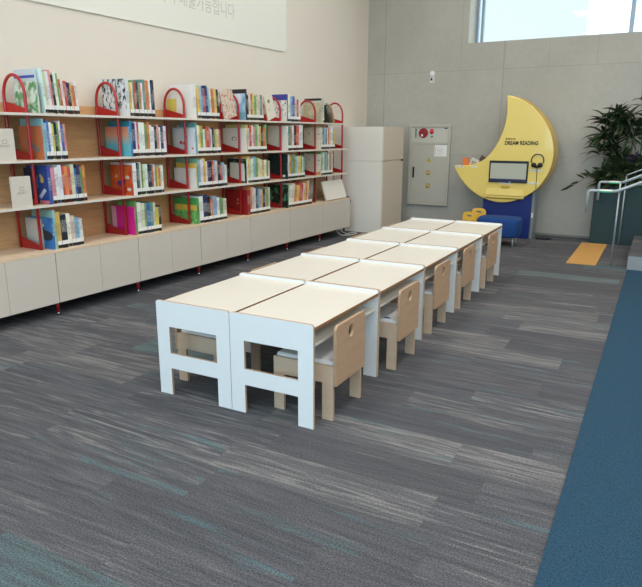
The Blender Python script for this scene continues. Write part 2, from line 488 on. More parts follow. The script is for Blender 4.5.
# ------------------------------------------------------------------ room shell
XW, YB, YF, XR, ZC = -4.73, 9.66, -3.2, 5.6, 5.0
def struct(name, mb, mat, **kw):
    return props(mb.build(name, mat, **kw), kind='structure')
struct('floor', MB().box(XW - .3, XR + .3, YF - .3, YB + .4, -0.2, 0.0), M['carpet'])
struct('ceiling', MB().box(XW - .3, XR + .3, YF - .3, YB + .4, ZC, ZC + .2), M['ceiling'])
struct('wall_left', MB().box(XW - .3, XW, YF - .3, YB, 0, ZC), M['wall'])
struct('wall_right', MB().box(XR, XR + .3, YF - .3, YB, 0, ZC), M['wall_plain'])
WX0, WX1, WZ0, WZ1 = -3.084, 2.9, 2.762, 4.45
struct('wall_back', MB().box(XW - .3, WX0, YB, YB + .45, 0, ZC).box(WX1, XR + .3, YB, YB + .45, 0, ZC)
       .box(WX0, WX1, YB, YB + .45, 0, WZ0).box(WX0, WX1, YB, YB + .45, WZ1, ZC), M['concrete'])
# high window in the back wall
w1 = props(empty('window_1', ((WX0 + WX1) / 2, YB + .3, WZ0)), kind='structure')
def wpart(name, mb, mat):
    o = mb.build(name, mat); o.parent = w1; o.matrix_parent_inverse = Matrix.Translation(-Vector(w1.location)); return o
wpart('window_jamb', MB().box(WX0, WX0 + .012, YB - .002, YB + .36, WZ0, WZ1), M['jamb'])
fr = MB()
fy0, fy1 = YB + .3, YB + .36
for x in (WX0 + .012, WX0 + .09): fr.box(x, x + .04, fy0, fy1, WZ0, WZ1)
for x in (-.955, 1.0, 2.85): fr.box(x, x + .055, fy0, fy1, WZ0, WZ1)
fr.box(WX0 + .012, WX1, fy0, fy1, WZ0, WZ0 + .03); fr.box(WX0 + .012, WX1, fy0, fy1, WZ1 - .05, WZ1)
wpart('window_frame', fr, M['alu'])
wpart('window_pane', MB().box(WX0 + .02, WX1, YB + .325, YB + .333, WZ0 + .02, WZ1 - .02), M['glass'])
# front wall behind the camera: three tall windows
FW = [(-4.2, -1.2), (-.9, 2.1), (2.4, 5.3)]
wf = MB()
xs = [XW - .3] + [v for ab in FW for v in ab] + [XR + .3]
for i in range(0, len(xs), 2): wf.box(xs[i], xs[i + 1], YF - .3, YF, 0, ZC)
for a, b in FW:
    wf.box(a, b, YF - .3, YF, 0, .9); wf.box(a, b, YF - .3, YF, 4.75, ZC)
struct('wall_front', wf, M['wall_plain'])
for k, (a, b) in enumerate(FW):
    w = props(empty('window_%d' % (k + 2), ((a + b) / 2, YF - .15, .9)), kind='structure')
    h = MB(); W2 = (b - a) / 2
    for x in (-W2, -.03, W2 - .06): h.box(x, x + .06, -.03, .03, 0, 3.85)
    for z in (0, 2.1, 3.79): h.box(-W2, W2, -.03, .03, z, z + .06)
    h.build('window_frame', M['alu'], w)
    MB().box(-W2 + .03, W2 - .03, -.004, .004, .03, 3.82).build('window_pane', M['glass'], w)
    lt = bpy.data.lights.new('window_daylight', 'AREA'); lt.shape = 'RECTANGLE'; lt.size = b - a - .1; lt.size_y = 3.8
    lt.cycles.is_portal = True
    lo = bpy.data.objects.new('window_daylight', lt); COL.objects.link(lo)
    lo.location = ((a + b) / 2, YF - .35, 2.83); lo.rotation_euler = (PI / 2, 0, 0)
struct('baseboard_back', MB().box(-3.88, XR, YB - .008, YB, 0, .03), simple('grey_skirting', (128, 126, 120), 0.6))
# blue carpet strip and raised stairs on the right
o = struct('floor_blue_carpet', MB().box(0, 5.0, -10.5, 5.0, 0.0, .006), M['blue_carpet'], loc=(-.459, 7.555, 0), rot=(0, 0, TILT))
# suspended ceiling lights
lamp_m = m_emit('lamp_diffuser', (1.0, .94, .86, 1), 1.5)
lamp_pos = [(x, y) for y in (-1.2, 1.6, 4.4, 7.2) for x in (-3.0, -.4, 2.2, 4.4)]
for i, (x, y) in enumerate(lamp_pos):
    if i == 0:
        l0 = empty('ceiling_light', (x, y, ZC), 0, 'flat square ceiling light panel with white frame on the high ceiling', 'ceiling light', 'square ceiling light panels')
        MB().box(-.6, .6, -.6, -.56, -.06, 0).box(-.6, .6, .56, .6, -.06, 0).box(-.6, -.56, -.56, .56, -.06, 0).box(.56, .6, -.56, .56, -.06, 0).build('frame', M['white_lam'], l0)
        MB().box(-.56, .56, -.56, .56, -.05, -.03).build('diffuser', lamp_m, l0)
    else:
        dup(l0, (x, y, ZC))
    lt = bpy.data.lights.new('ceiling_lamp', 'AREA'); lt.shape = 'SQUARE'; lt.size = 1.1
    lt.energy = 29; lt.color = (1.0, .95, .89); lt.use_shadow = True
    lo = bpy.data.objects.new('ceiling_lamp', lt); COL.objects.link(lo); lo.location = (x, y, ZC - .065)

# ------------------------------------------------------------------ projected image on the left wall, its light built as a pale slab
b0 = empty('projected_light_slab', (XW, 4.8, 2.475), 0, 'large pale projected light slab with rounded corner and faint writing on beige wall', 'projected light slab')
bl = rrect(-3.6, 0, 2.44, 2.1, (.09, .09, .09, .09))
link_obj('board', plate_mesh([bl], .012, 'YZ'), [M['board'], M['board']], b0, (.001, 0, 0))  # thin slab in place of the projected light
text_obj('lettering', '까지 대출가능합니다', .175, M['faint_text'], b0, facing_right(.0136, .14, .255), .0004, width=1.22)

# ------------------------------------------------------------------ bookcases
XC, XS, XT, XTB, XBP = -4.28, -4.33, -4.42, -4.675, -4.70
ZB, ZT = .118, .54
ZS = [.902, 1.249, 1.597]
U = [2.30, 3.17, 4.052, 4.91, 5.775, 6.61, 7.445, 8.25]
ord_ = ['first', 'second', 'third', 'fourth', 'fifth', 'sixth', 'seventh', 'eighth', 'ninth', 'tenth', 'eleventh', 'twelfth', 'thirteenth',
        'fourteenth', 'fifteenth', 'sixteenth', 'seventeenth', 'eighteenth', 'nineteenth', 'twentieth', 'twenty-first', 'twenty-second', 'twenty-third', 'twenty-fourth']
def arc_frame(t, y):
    f = MB()
    r = .0125; zc = 1.72; a = (XT - XTB) / 2; xc = (XT + XTB) / 2
    pts = [(XT, y, ZT)] + [(XT, y, z) for z in (.9, 1.25, 1.6)]
    for k in range(0, 17):
        an = PI * k / 16
        pts.append((xc + a * math.cos(an), y, zc + .16 * math.sin(an)))
    pts += [(XTB, y, z) for z in (1.6, 1.25, .9)] + [(XTB, y, ZT)]
    f.tube(pts, r, 10)
    fo = f.build('red_frame', M['red'], t)
    for z in [ZT] + ZS:
        lp = [(XTB + .01, z), (XT, z), (XT, z + .034), (XTB + .01, z + .092)]
        link_obj('bookend_plate', plate_mesh([lp], .004, 'XZ'), [M['red'], M['red']], fo, (0, y - .002, 0))
for i in range(7):
    y0, y1 = U[i], U[i + 1]
    if i == 0: lab = 'pale bookcase cut off by the left picture edge, holding two white signs'
    else: lab = '%s whole bookcase from the left with red arched frame and pale cabinet doors' % ord_[i - 1] if i < 6 else 'last bookcase of the row beside tall white cupboard, with red frame at both ends'
    t = empty('bookcase', (0, 0, 0), 0, lab, 'bookcase', 'bookcases along the beige wall')
    t.location = (XBP, y0, 0)
    inv = Matrix.Translation(-Vector(t.location))
    before = set(t.children)
    g = .0025
    MB().box(XBP, XC - .02, y0 + .001, y1 - .001, ZB, ZT - .018).build('cabinet_body', M['cabinet'], t)
    MB().box(XBP, XC, y0 + .001, y1 - .001, ZT - .018, ZT).build('cabinet_top', M['birch_top'], t)
    ym = (y0 + y1) / 2
    for a, b, ga, gb in (((y0, ym, .004, .0015), (ym, y1, .0015, .004)) if i < 4 else ((y0, y1, .004, .004),)):
        MB().box(XC - .0195, XC, a + ga, b - gb, ZB, ZT - .02, bev=.0015).build('door', M['cabinet'], t)
    ends = y1 - (0.012 if i == 6 else 0)
    for z in ZS:
        MB().box(XBP + .004, XS, y0, ends, z - .018, z - .001).build('shelf_board', [M['shelf_edge']], t)
        MB().box(XBP + .004, XS - .004, y0 + .001, ends - .001, z - .0008, z).build('shelf_surface', [M['birch_top']], t)
    MB().box(XBP - .014, XBP + .003, y0 + .0005, ends - .0005, ZT, ZS[2] + .085).build('back_panel', M['birch'], t)
    if i > 0 or True:
        arc_frame(t, y0 + (-.012, -.016, -.006, -.004, .012, .014, .016)[i])
    if i == 6: arc_frame(t, y1 - .016)
    for k, (xx, yy) in enumerate(((XC - .075, y0 - .05 if i else y0 + .2), (XBP + .06, y0 + .05))):
        yy = max(yy, y0 + .03)
        MB().tube([(xx, yy, .02), (xx, yy, ZB)], .011, 10, r2=.02).tube([(xx, yy, 0), (xx, yy, .02)], .012, 10, mi=1).build('leg', [M['red'], M['chrome']], t)
    if i == 6:
        for xx in (XC - .075, XBP + .06):
            MB().tube([(xx, y1 - .05, 0), (xx, y1 - .05, ZB)], .013, 10).build('leg', M['dark'], t)
    for c in t.children: c.matrix_parent_inverse = inv

# ------------------------------------------------------------------ books
def cover_bm(d, t, h):
    """hard cover: two boards and a spine, spine face at x=0, near board at y=0"""
    b = MB(); k = .0022
    b.box(-d, -k, 0, k, 0, h).box(-d, -k, t - k, t, 0, h).box(-k, 0, 0, t, 0, h, bev=.0007)
    return b
PAL = [(236, 234, 226), (228, 220, 200), (240, 238, 234), (214, 206, 190), (232, 226, 214), (240, 236, 226), (226, 222, 214), (200, 196, 188),
       (206, 60, 48), (222, 110, 54), (230, 160, 60), (234, 200, 92), (60, 92, 150), (40, 52, 88), (110, 160, 196), (160, 200, 206), (80, 140, 110),
       (140, 176, 96), (44, 84, 60), (36, 36, 42), (92, 84, 80), (214, 130, 140), (170, 120, 84), (196, 176, 110), (98, 110, 124), (186, 200, 180), (126, 66, 60), (224, 190, 170)]
CN = {}
def cname(c):
    import colorsys
    h, s, v = colorsys.rgb_to_hsv(*[x / 255 for x in c]); h *= 360
    if v < .27: return 'black'
    if s < .08: return 'white' if v > .86 else ('pale grey' if v > .7 else 'grey')
    if s < .26 and v > .78: return 'cream' if 20 < h < 75 else ('pale green' if 75 <= h < 160 else ('pale blue' if 160 <= h < 260 else 'pale pink'))
    if h < 14 or h > 345: return ('dark red' if v < .6 else ('pink' if s < .5 else 'red'))
    if h < 38: return 'brown' if v < .72 else ('orange' if s > .45 else 'peach')
    if h < 66: return 'yellow' if v > .8 else 'olive'
    if h < 170: return 'dark green' if v < .4 else 'green'
    if h < 260: return 'navy' if v < .42 else ('blue' if s > .42 else 'light blue')
    return 'magenta' if s > .5 and v > .6 else 'purple'
LEV = ['bottom shelf', 'third shelf down', 'second shelf down', 'top shelf']
ZL = [ZT] + ZS
XF = -4.34
nbook = 0
def put_book(y, z, d, t, h, col, lean=0.0, xin=0.0, label='', group=None, sticker=True, art=None, mats=None, name='book'):
    """one book standing on z with its near bottom edge at y; lean>0 tips the top towards -Y, <0 towards +Y"""
    global nbook
    nbook += 1
    b = cover_bm(d, t, h)
    mm = [M['cover']] + (mats or [])
    if art:
        for q, (mi, pts) in enumerate(art): b.poly([(-d + u * d, -.0006 - .0003 * q, v * h) for u, v in pts], mi)
    piv = 0 if lean >= 0 else -t
    o = b.build(name, mm)
    if piv:
        for v in o.data.vertices: v.co.y += piv
    o.location = (XF - xin, y - (0 if lean >= 0 else piv / math.cos(lean)), z)
    o.rotation_euler = (lean, 0, 0)
    o.color = lin(*col)
    props(o, label, 'book', group)
    MB().box(-d + .004, -.0026, .0026 + piv, t - .0026 + piv, .003, h - .003).build('pages', M['pages'], o)
    if sticker and t > .009:
        MB().box(0, .0007, .0008 + piv, t - .0008 + piv, .004, .030, 1).box(0, .0007, .0008 + piv, t - .0008 + piv, .030, .062, 0).build('spine_label', [M['paper'], M['dark']], o)
    return o

def circ(cx, cy, r, n=12, ry=None):
    return [(cx + r * math.cos(2 * PI * k / n), cy + (ry or r) * math.sin(2 * PI * k / n)) for k in range(n)]
FULL = [(.01, .01), (.99, .01), (.99, .99), (.01, .99)]
def band(a, b): return [(.01, a), (.99, a), (.99, b), (.01, b)]
foliage = m_pattern('green_foliage_print', (92, 150, 96), (216, 226, 210), 14, .5, sharp=.08)
trees = m_pattern('bare_tree_print', (40, 44, 48), (222, 226, 226), 20, .47, (1.6, 1, .9), sharp=.05, detail=5)
sunset = m_grad('sunset_sea_print', [(0.0, (96, 190, 204)), (0.35, (110, 190, 196)), (0.62, (226, 160, 128)), (0.95, (226, 128, 98))])
clouds = m_pattern('cloudy_sky_print', (120, 170, 212), (232, 240, 244), 7, .5, sharp=.12)
grass = m_pattern('green_grass_print', (60, 150, 70), (150, 210, 120), 40, .5, sharp=.12)
leafy = m_pattern('black_leaf_print', (20, 34, 30), (70, 130, 96), 22, .56, (1, 1, .6))
sketch = m_pattern('grey_sketch_print', (150, 146, 142), (238, 236, 230), 24, .40)
splash = m_pattern('splash_print', (120, 110, 84), (226, 218, 196), 20, .36)
floral = m_pattern('pink_floral_print', (206, 120, 90), (220, 204, 186), 34, .44, sharp=.06)
red_art = m_pattern('red_orange_print', (190, 50, 34), (230, 120, 50), 8, .5, sharp=.2)
dotty = m_pattern('blue_dot_print', (90, 120, 180), (236, 232, 220), 40, .42)
ocean = m_pattern('sea_print', (40, 90, 160), (80, 150, 205), 6, .5, sharp=.25)

WH = (238, 237, 232)
# covers seen face on at the left end of each row: (y offset from row start is automatic)
# (depth, thickness, height, colour, inset, label, art, mats)
F = {
 (3, 0): [(.27, .012, .235, (214, 226, 208), .0, 'white picture book with green foliage cover standing inside leftmost red arch', [(1, FULL), (2, circ(.4, .75, .12))], [foliage, flat((226, 234, 236))]),
          (.25, .02, .325, (206, 216, 222), .03, 'tall pale book with blue band, behind green foliage book on top shelf', [(1, band(.80, .86))], [flat((46, 84, 176))])],
 (3, 1): [(.30, .035, .318, (226, 228, 228), .0, 'picture book with black and white bare tree cover inside second arch', [(1, [(.01, .2), (.99, .2), (.99, .99), (.01, .99)])], [trees])],
 (3, 2): [(.12, .010, .19, (228, 204, 84), .22, 'small yellow book set back inside third red arch, top shelf', None, None),
          (.30, .045, .325, WH, .0, 'big plain white book filling third red arch on top shelf', [(1, FULL)], [flat((240, 238, 232))])],
 (3, 3): [(.28, .012, .285, (120, 166, 204), .0, 'white and blue cloudy sky cover beside fourth red arch, top shelf', [(1, band(.3, .99)), (2, [(.01, .99), (.35, .99), (.01, .7)]), (3, band(.01, .3))], [clouds, flat((62, 96, 150)), flat((120, 170, 190))]),
          (.22, .02, .33, (34, 34, 40), .0, 'tall black book rising behind the cloudy sky book, top shelf', None, None)],
 (3, 4): [(.26, .012, .25, (232, 228, 214), .0, 'white patterned book in front of indigo book, fifth red arch', [(1, FULL)], [dotty]),
          (.27, .02, .32, (60, 64, 150), .0, 'tall indigo book behind patterned white book, fifth red arch, top shelf', [(1, band(.8, .99))], [flat((62, 66, 152))])],
 (3, 5): [(.27, .014, .255, (196, 190, 160), .0, 'grey green book leaning inside the sixth red arch, top shelf', [(1, FULL)], [m_pattern('faded_print', (150, 146, 120), (200, 194, 164), 10, .45, sharp=.15)]),
          (.27, .05, .315, (206, 204, 188), .0, 'thick pale book with black top edge behind grey green book, top shelf', [(1, band(.9, .99))], [flat((34, 34, 34))])],
 (2, 0): [(.27, .010, .255, (206, 116, 72), .0, 'orange brown picture book with grey bird drawing beside leftmost red frame', [(1, FULL), (2, [(.3, .5), (.75, .2), (.9, .3), (.6, .5)]), (2, circ(.35, .5, .07))], [flat((198, 112, 72)), flat((130, 124, 122))]),
          (.26, .014, .31, (140, 200, 206), .0, 'tall pale turquoise book behind orange brown book, second shelf down', None, None)],
 (2, 1): [(.30, .014, .26, (110, 190, 200), .0, 'picture book with orange to turquoise sunset cover beside second red frame', [(1, FULL)], [sunset]),
          (.27, .022, .308, (36, 130, 190), .0, 'tall blue and teal book behind the sunset book, second shelf down', [(1, band(.78, .86)), (2, band(.86, .99))], [flat((20, 96, 200)), flat((40, 140, 150))])],
 (2, 2): [(.27, .010, .25, (232, 236, 238), .0, 'white picture book with red drawing beside third red frame, second shelf', [(1, FULL), (2, circ(.35, .45, .07)), (2, circ(.5, .42, .06)), (2, circ(.92, .22, .04)), (3, circ(.62, .66, .05))], [flat((222, 230, 234)), flat((206, 70, 44)), flat((120, 150, 180))]),
          (.30, .016, .262, (186, 208, 220), .0, 'pale blue book with black marks right of third red frame', [(1, FULL), (2, circ(.9, .88, .03)), (2, circ(.9, .77, .03))], [flat((190, 212, 222)), flat((30, 34, 44))]),
          (.22, .016, .31, (110, 170, 170), .0, 'tall teal book behind pale blue book, second shelf of third bookcase', None, None)],
 (2, 3): [(.33, .012, .265, (236, 232, 222), .0, 'white picture book with small sketch beside fourth red frame, second shelf', [(1, FULL), (2, circ(.5, .55, .11, ry=.09)), (1, circ(.51, .54, .07))], [flat((236, 233, 224)), flat((120, 116, 110))]),
          (.30, .022, .30, (212, 200, 120), .0, 'yellow green topped book behind small sketch book, second shelf', None, None)],
 (2, 4): [(.29, .030, .298, (236, 232, 222), .0, 'plain white thick book beside fifth red frame, second shelf down', [(1, FULL)], [flat((236, 231, 220))])],
 (2, 5): [(.27, .014, .285, (226, 218, 196), .0, 'cream book with brown splashes beside sixth red frame, second shelf', [(1, FULL)], [splash])],
 (1, 0): [(.15, .012, .28, (34, 40, 72), .12, 'dark navy book beside leftmost red frame, third shelf down', None, None),
          (.25, .028, .30, (44, 84, 160), .0, 'blue picture book with yellow creature right of leftmost red frame', [(1, FULL), (2, circ(.72, .62, .09, ry=.07)), (2, [(.6, .72), (.66, .8), (.8, .68), (.74, .66)]), (3, [(.5, .2), (.8, .42), (.9, .36), (.62, .14)]), (4, band(.01, .1))], [flat((44, 74, 150)), flat((226, 190, 90)), flat((206, 216, 232)), flat((214, 120, 130))])],
 (1, 1): [(.27, .012, .27, (196, 56, 36), .0, 'red orange picture book with purple animal beside second red frame', [(1, FULL), (2, circ(.45, .4, .16, ry=.1)), (2, circ(.6, .46, .08)), (3, [(.2, .6), (.32, .7), (.34, .58)]), (3, circ(.8, .6, .1, ry=.06)), (3, circ(.85, .2, .1, ry=.06))], [red_art, flat((84, 66, 130)), flat((220, 206, 190))]),
          (.28, .045, .29, (240, 240, 238), .0, 'thick white book right of second red frame, third shelf down', None, None)],
 (1, 2): [(.29, .010, .205, (236, 236, 232), .0, 'short white book in front of yellow one beside third red frame', [(1, FULL)], [flat((236, 236, 232))]),
          (.27, .012, .255, (232, 196, 92), .0, 'yellow book between short white and tall green books, third shelf', [(1, FULL)], [flat((234, 198, 96))]),
          (.28, .016, .305, (120, 176, 150), .0, 'tall pale green book behind the yellow book, third shelf down', [(1, FULL)], [flat((126, 180, 154))])],
 (1, 3): [(.28, .028, .275, (226, 228, 214), .0, 'white book edged with green leaves beside fourth red frame, third shelf', [(1, FULL), (2, [(.14, .1), (.9, .08), (.88, .8), (.16, .84)])], [leafy, flat((232, 230, 220))])],
 (1, 4): [(.28, .022, .30, (24, 54, 52), .0, 'dark green book with tiny white logo beside fifth red frame', [(1, FULL), (2, [(.76, .08), (.9, .08), (.9, .17), (.76, .17)])], [flat((22, 50, 50)), flat((216, 220, 220))])],
 (1, 5): [(.27, .016, .285, (220, 208, 180), .0, 'cream book with orange corner beside sixth red frame, third shelf', [(1, FULL), (2, [(.45, .02), (.98, .02), (.98, .2)])], [splash, flat((206, 140, 84))])],
 (0, 0): [(.20, .010, .24, (222, 216, 206), .12, 'white book set back beside whale picture book, bottom shelf', None, None),
          (.28, .012, .255, (60, 134, 192), .0, 'blue picture book with dark whale on cover, bottom shelf', [(1, FULL), (2, circ(.74, .42, .24, ry=.16)), (3, circ(.6, .74, .04)), (2, [(.5, .62), (.62, .52), (.7, .58), (.56, .68)])], [ocean, flat((40, 52, 66)), flat((226, 236, 240))]),
          (.26, .02, .315, (150, 200, 190), .0, 'tall pale turquoise book behind the whale book, bottom shelf', None, None)],
 (0, 1): [(.30, .010, .26, (214, 30, 130), .0, 'bright magenta book at the left end of bottom shelf, second frame', [(1, FULL), (2, [(.02, .02), (.22, .02), (.22, .98), (.02, .98)])], [flat((220, 34, 136)), flat((226, 170, 180))]),
          (.22, .022, .31, (96, 160, 80), .0, 'tall green book just behind the bright magenta one', None, None)],
 (0, 2): [(.31, .03, .265, (84, 160, 84), .0, 'green grassy picture book with yellow band beside third red frame', [(1, band(.01, .52)), (2, band(.52, .74)), (3, circ(.3, .64, .018)), (3, circ(.62, .64, .018)), (4, band(.74, .99))], [grass, flat((232, 196, 84)), flat((40, 36, 30)), flat((74, 164, 84))])],
 (0, 3): [(.31, .055, .285, (150, 28, 30), .0, 'dark red box file with small emblem beside fourth red frame', [(1, FULL), (2, circ(.55, .6, .05)), (2, [(.5, .42), (.6, .42), (.6, .48), (.5, .48)])], [flat((150, 26, 30)), flat((196, 120, 84))])],
 (0, 4): [(.30, .024, .285, (24, 40, 36), .0, 'black book with green leaf pattern on the bottom shelf', [(1, FULL)], [leafy])],
}
# rows of spines: (end y, mean height, lean)
ROW = {(3, 0): (3.585, (.33, .24), .07), (3, 1): (4.431, (.305, .325), .015), (3, 2): (5.365, (.325, .295), .07), (3, 3): (6.165, (.275, .285), .02), (3, 4): (6.97, (.315, .27), .0), (3, 5): (7.572, (.30, .30), .0),
       (2, 0): (3.432, (.30, .29), .02), (2, 1): (4.553, (.30, .28), .0), (2, 2): (5.368, (.27, .24), .03), (2, 3): (6.215, (.29, .30), .0), (2, 4): (7.022, (.305, .30), .0), (2, 5): (7.876, (.28, .28), .0),
       (1, 0): (3.582, (.30, .29), .015), (1, 1): (4.486, (.295, .25), .0), (1, 2): (5.456, (.305, .24), .015), (1, 3): (6.268, (.30, .245), .0), (1, 4): (7.071, (.305, .285), .0), (1, 5): (7.818, (.305, .29), .0),
       (0, 0): (3.51, (.30, .245), .02), (0, 1): (4.425, (.31, .25), .0), (0, 2): (5.43, (.30, .22), .03), (0, 3): (6.266, (.31, .29), .0), (0, 4): (7.247, (.295, .30), -.13)}
HINT = {(3, 0): 'WCWPKWGRWRNKYOWKBWN', (3, 1): 'YWGRNGOWTOOWNKPO', (3, 2): 'YLBRNLWOYK', (3, 3): 'KCRYGCCTC', (3, 4): 'WLBCRW', (3, 5): 'CW',
        (2, 0): 'LBWYKGWBP', (2, 1): 'NWRWWGOWWKPWNW', (2, 2): 'WYGWORPWKGYCO', (2, 3): 'CRWPGCYKRG', (2, 4): 'TOWKRWW', (2, 5): 'WTLNWOCWLY',
        (1, 0): 'PWWRORCBNGO', (1, 1): 'KTWGCWKNOWGYOCW', (1, 2): 'LWYCNKRLCKRLW', (1, 3): 'YCWLGCCYWGC', (1, 4): 'WOTGLCYGWT', (1, 5): 'GWTLGCTOW',
        (0, 0): 'YKWCLW', (0, 1): 'WCGBTCYK', (0, 2): 'WNKOLWGC', (0, 3): 'OCWNTLYNPGC', (0, 4): 'WCOYRRCYOCRT'}
HC = {'W': (238, 236, 230), 'C': (228, 216, 190), 'P': (222, 150, 150), 'K': (38, 38, 44), 'G': (130, 168, 100), 'R': (204, 62, 48), 'N': (44, 58, 100),
      'Y': (232, 196, 84), 'O': (222, 124, 62), 'B': (54, 110, 178), 'L': (150, 190, 214), 'T': (76, 140, 130)}
for key in ROW:
    lv, k = key
    z = ZL[lv]
    yend, (h0, h1), lean = ROW[key]
    y = U[k + 1] + .034
    gname = 'books on the %s of the %s whole bookcase' % (LEV[lv], ord_[k])
    fronts = F.get(key, [])
    for (d, t, h, col, xin, lab, art, mats) in fronts:
        put_book(y, z, d, t, h, col, 0, xin, lab, gname, sticker=False, art=art, mats=mats)
        y += t + .0015
    y += max(0, h0 * math.sin(lean)) * 1.02
    hint = HINT[key]; avail = yend - y
    n = min(len(hint), max(1, int(avail / .021)))
    ts = [random.uniform(.7, 1.4) for _ in range(n)]
    kk = avail / sum(ts)
    ys = y
    for j in range(n):
        t = ts[j] * kk
        c = HC[hint[j]]
        c = tuple(max(0, min(255, int(v + random.uniform(-16, 12)))) for v in c)
        u = j / max(1, n - 1)
        h = h0 + (h1 - h0) * u + random.uniform(-.028, .012)
        if lv < 3: h = min(h, .318)
        side = 'to the right of' 
        lab = '%s %s book, %s spine right of the %s red arch, %s' % ('thick' if t > .034 else ('slim' if t < .022 else 'medium'), cname(c), ord_[j], ord_[k], LEV[lv])
        tt = t * math.cos(lean) - .0008
        put_book(ys, z, random.uniform(.20, .27), tt, h, c, lean, random.uniform(0, .004), lab, gname)
        ys += t
# leaning books at the ends of rows
for (y, z, d, t, h, col, lean, lab, art, mats) in (
    (7.720, ZS[2], .24, .050, .26, (64, 56, 44), .46, 'dark brown book leaning steeply near the last red arch', None, None),
    (7.778, ZS[2], .24, .045, .25, (74, 104, 68), .47, 'dark green book leaning steeply on the brown one near last arch', None, None),
    (7.831, ZS[2], .24, .045, .24, (196, 120, 84), .49, 'orange brown book leaning furthest right near the last red arch', None, None)):
    put_book(y, z, d, t, h, col, lean, 0, lab, 'leaning books on the top shelf', sticker=False, art=art, mats=mats)
# books shown face out, tipped to the left against their row
for (y, x, w, h, lean, m, dec, lab) in (
    (5.455, -4.345, .175, .285, .29, floral, 0, 'pink flower patterned book facing out and tipped left, before fourth arch'),
    (5.530, -4.368, .165, .275, .27, floral, 0, 'second flower patterned book, partly behind the first, before fourth arch'),
    (6.262, -4.345, .165, .280, .32, flat((231, 223, 205)), 1, 'cream book with small drawing facing out and tipped left, before fifth arch')):
    b = MB(); t = .014
    b.box(0, .002, 0, w, 0, h, 1).box(-t, -t + .002, 0, w, 0, h, 0).box(-t + .002, 0, 0, .002, 0, h, 0)
    if dec: b.poly([(.0024, w * u, h * v) for u, v in circ(.45, .74, .16, ry=.08)], 2).poly([(.0024, w * u, h * v) for u, v in circ(.3, .4, .05, ry=.04)], 2)
    o = b.build('book', [M['cover'], m, flat((132, 122, 104))], None, (x, y, ZS[2]), (lean, 0, 0))
    o.color = lin(220, 204, 186)
    props(o, lab, 'book', 'books facing out on the top shelf')
    MB().box(-t + .0025, -.0005, .003, w - .003, .003, h - .003).build('pages', M['pages'], o)
    nbook += 1
print('BOOKS', nbook)

# small white signs on the leftmost bookcase
for (y, z, lab) in ((2.81, ZS[1], 'white sign cut by the left picture edge, second shelf down'), (2.905, ZS[0], 'white upright sign with small logo on third shelf, left edge')):
    s = empty('shelf_sign', (-4.36, y, z), 0, lab, 'sign', None)
    link_obj('sign_panel', plate_mesh([rrect(0, 0, .158, .232, (0, 0, .006, .006))], .022, 'YZ'), [M['sign'], M['sign']], s)
    ic = MB()
    for a in ((.062, .098, .150, .153), (.062, .098, .126, .129), (.062, .065, .129, .150), (.095, .098, .129, .150)):
        ic.box(.0221, .0227, a[0], a[1], a[2], a[3])
    ic.build('logo', M['grey_ink'], s)
    text_obj('lettering', 'BOOKIT', .026, M['grey_ink'], s, facing_right(.0224, .042, .100), .0003, width=.075)

# white tablet stand leaning at the end of the cabinet top, with cables
wt = empty('display_screen', (-4.40, 7.60, ZT), 0, 'white flat display panel leaning back on cabinet top at far end', 'display')
pm = plate_mesh([rrect(0, 0, .60, .27, (.012,) * 4)], .02, 'YZ')
po = link_obj('panel', pm, [M['tall'], M['steel_light']], wt, (.065, .0, .0065), (0, -.32, 0))
MB().box(-.045, .03, .2, .4, 0, .012).build('stand_foot', M['steel_light'], wt)
MB().tube([(-.03, .3, .01), (.02, .3, .12)], .012).build('stand_arm', M['steel_light'], wt)
c = MB().tube(catmull([(-4.42, 8.02, ZT + .02), (-4.36, 8.12, ZT + .03), (-4.34, 8.2, ZT + .03), (-4.31, 8.275, ZT + .0), (-4.30, 8.30, ZT - .07)], 5), .006, 8)
c.tube(catmull([(-4.42, 8.0, ZT + .008), (-4.38, 8.12, ZT + .05), (-4.36, 8.22, ZT + .04), (-4.34, 8.285, ZT - .02), (-4.33, 8.3, ZT - .09)], 5), .006, 8)
props(c.build('black_cable', M['dark']), 'black cables looping over the cabinet end beside white display', 'cable')
pts = catmull([(-4.38, 8.02, .07), (-4.33, 8.05, .012), (-4.26, 8.10, .006), (-4.2, 8.22, .006), (-4.22, 8.36, .006), (-4.3, 8.34, .006), (-4.32, 8.22, .008), (-4.36, 8.14, .05), (-4.4, 8.12, .1)], 5)
props(MB().tube(pts, .005, 8).build('white_cable', M['cable_white']), 'white cable lying loosely on carpet under far cabinet end', 'cable')

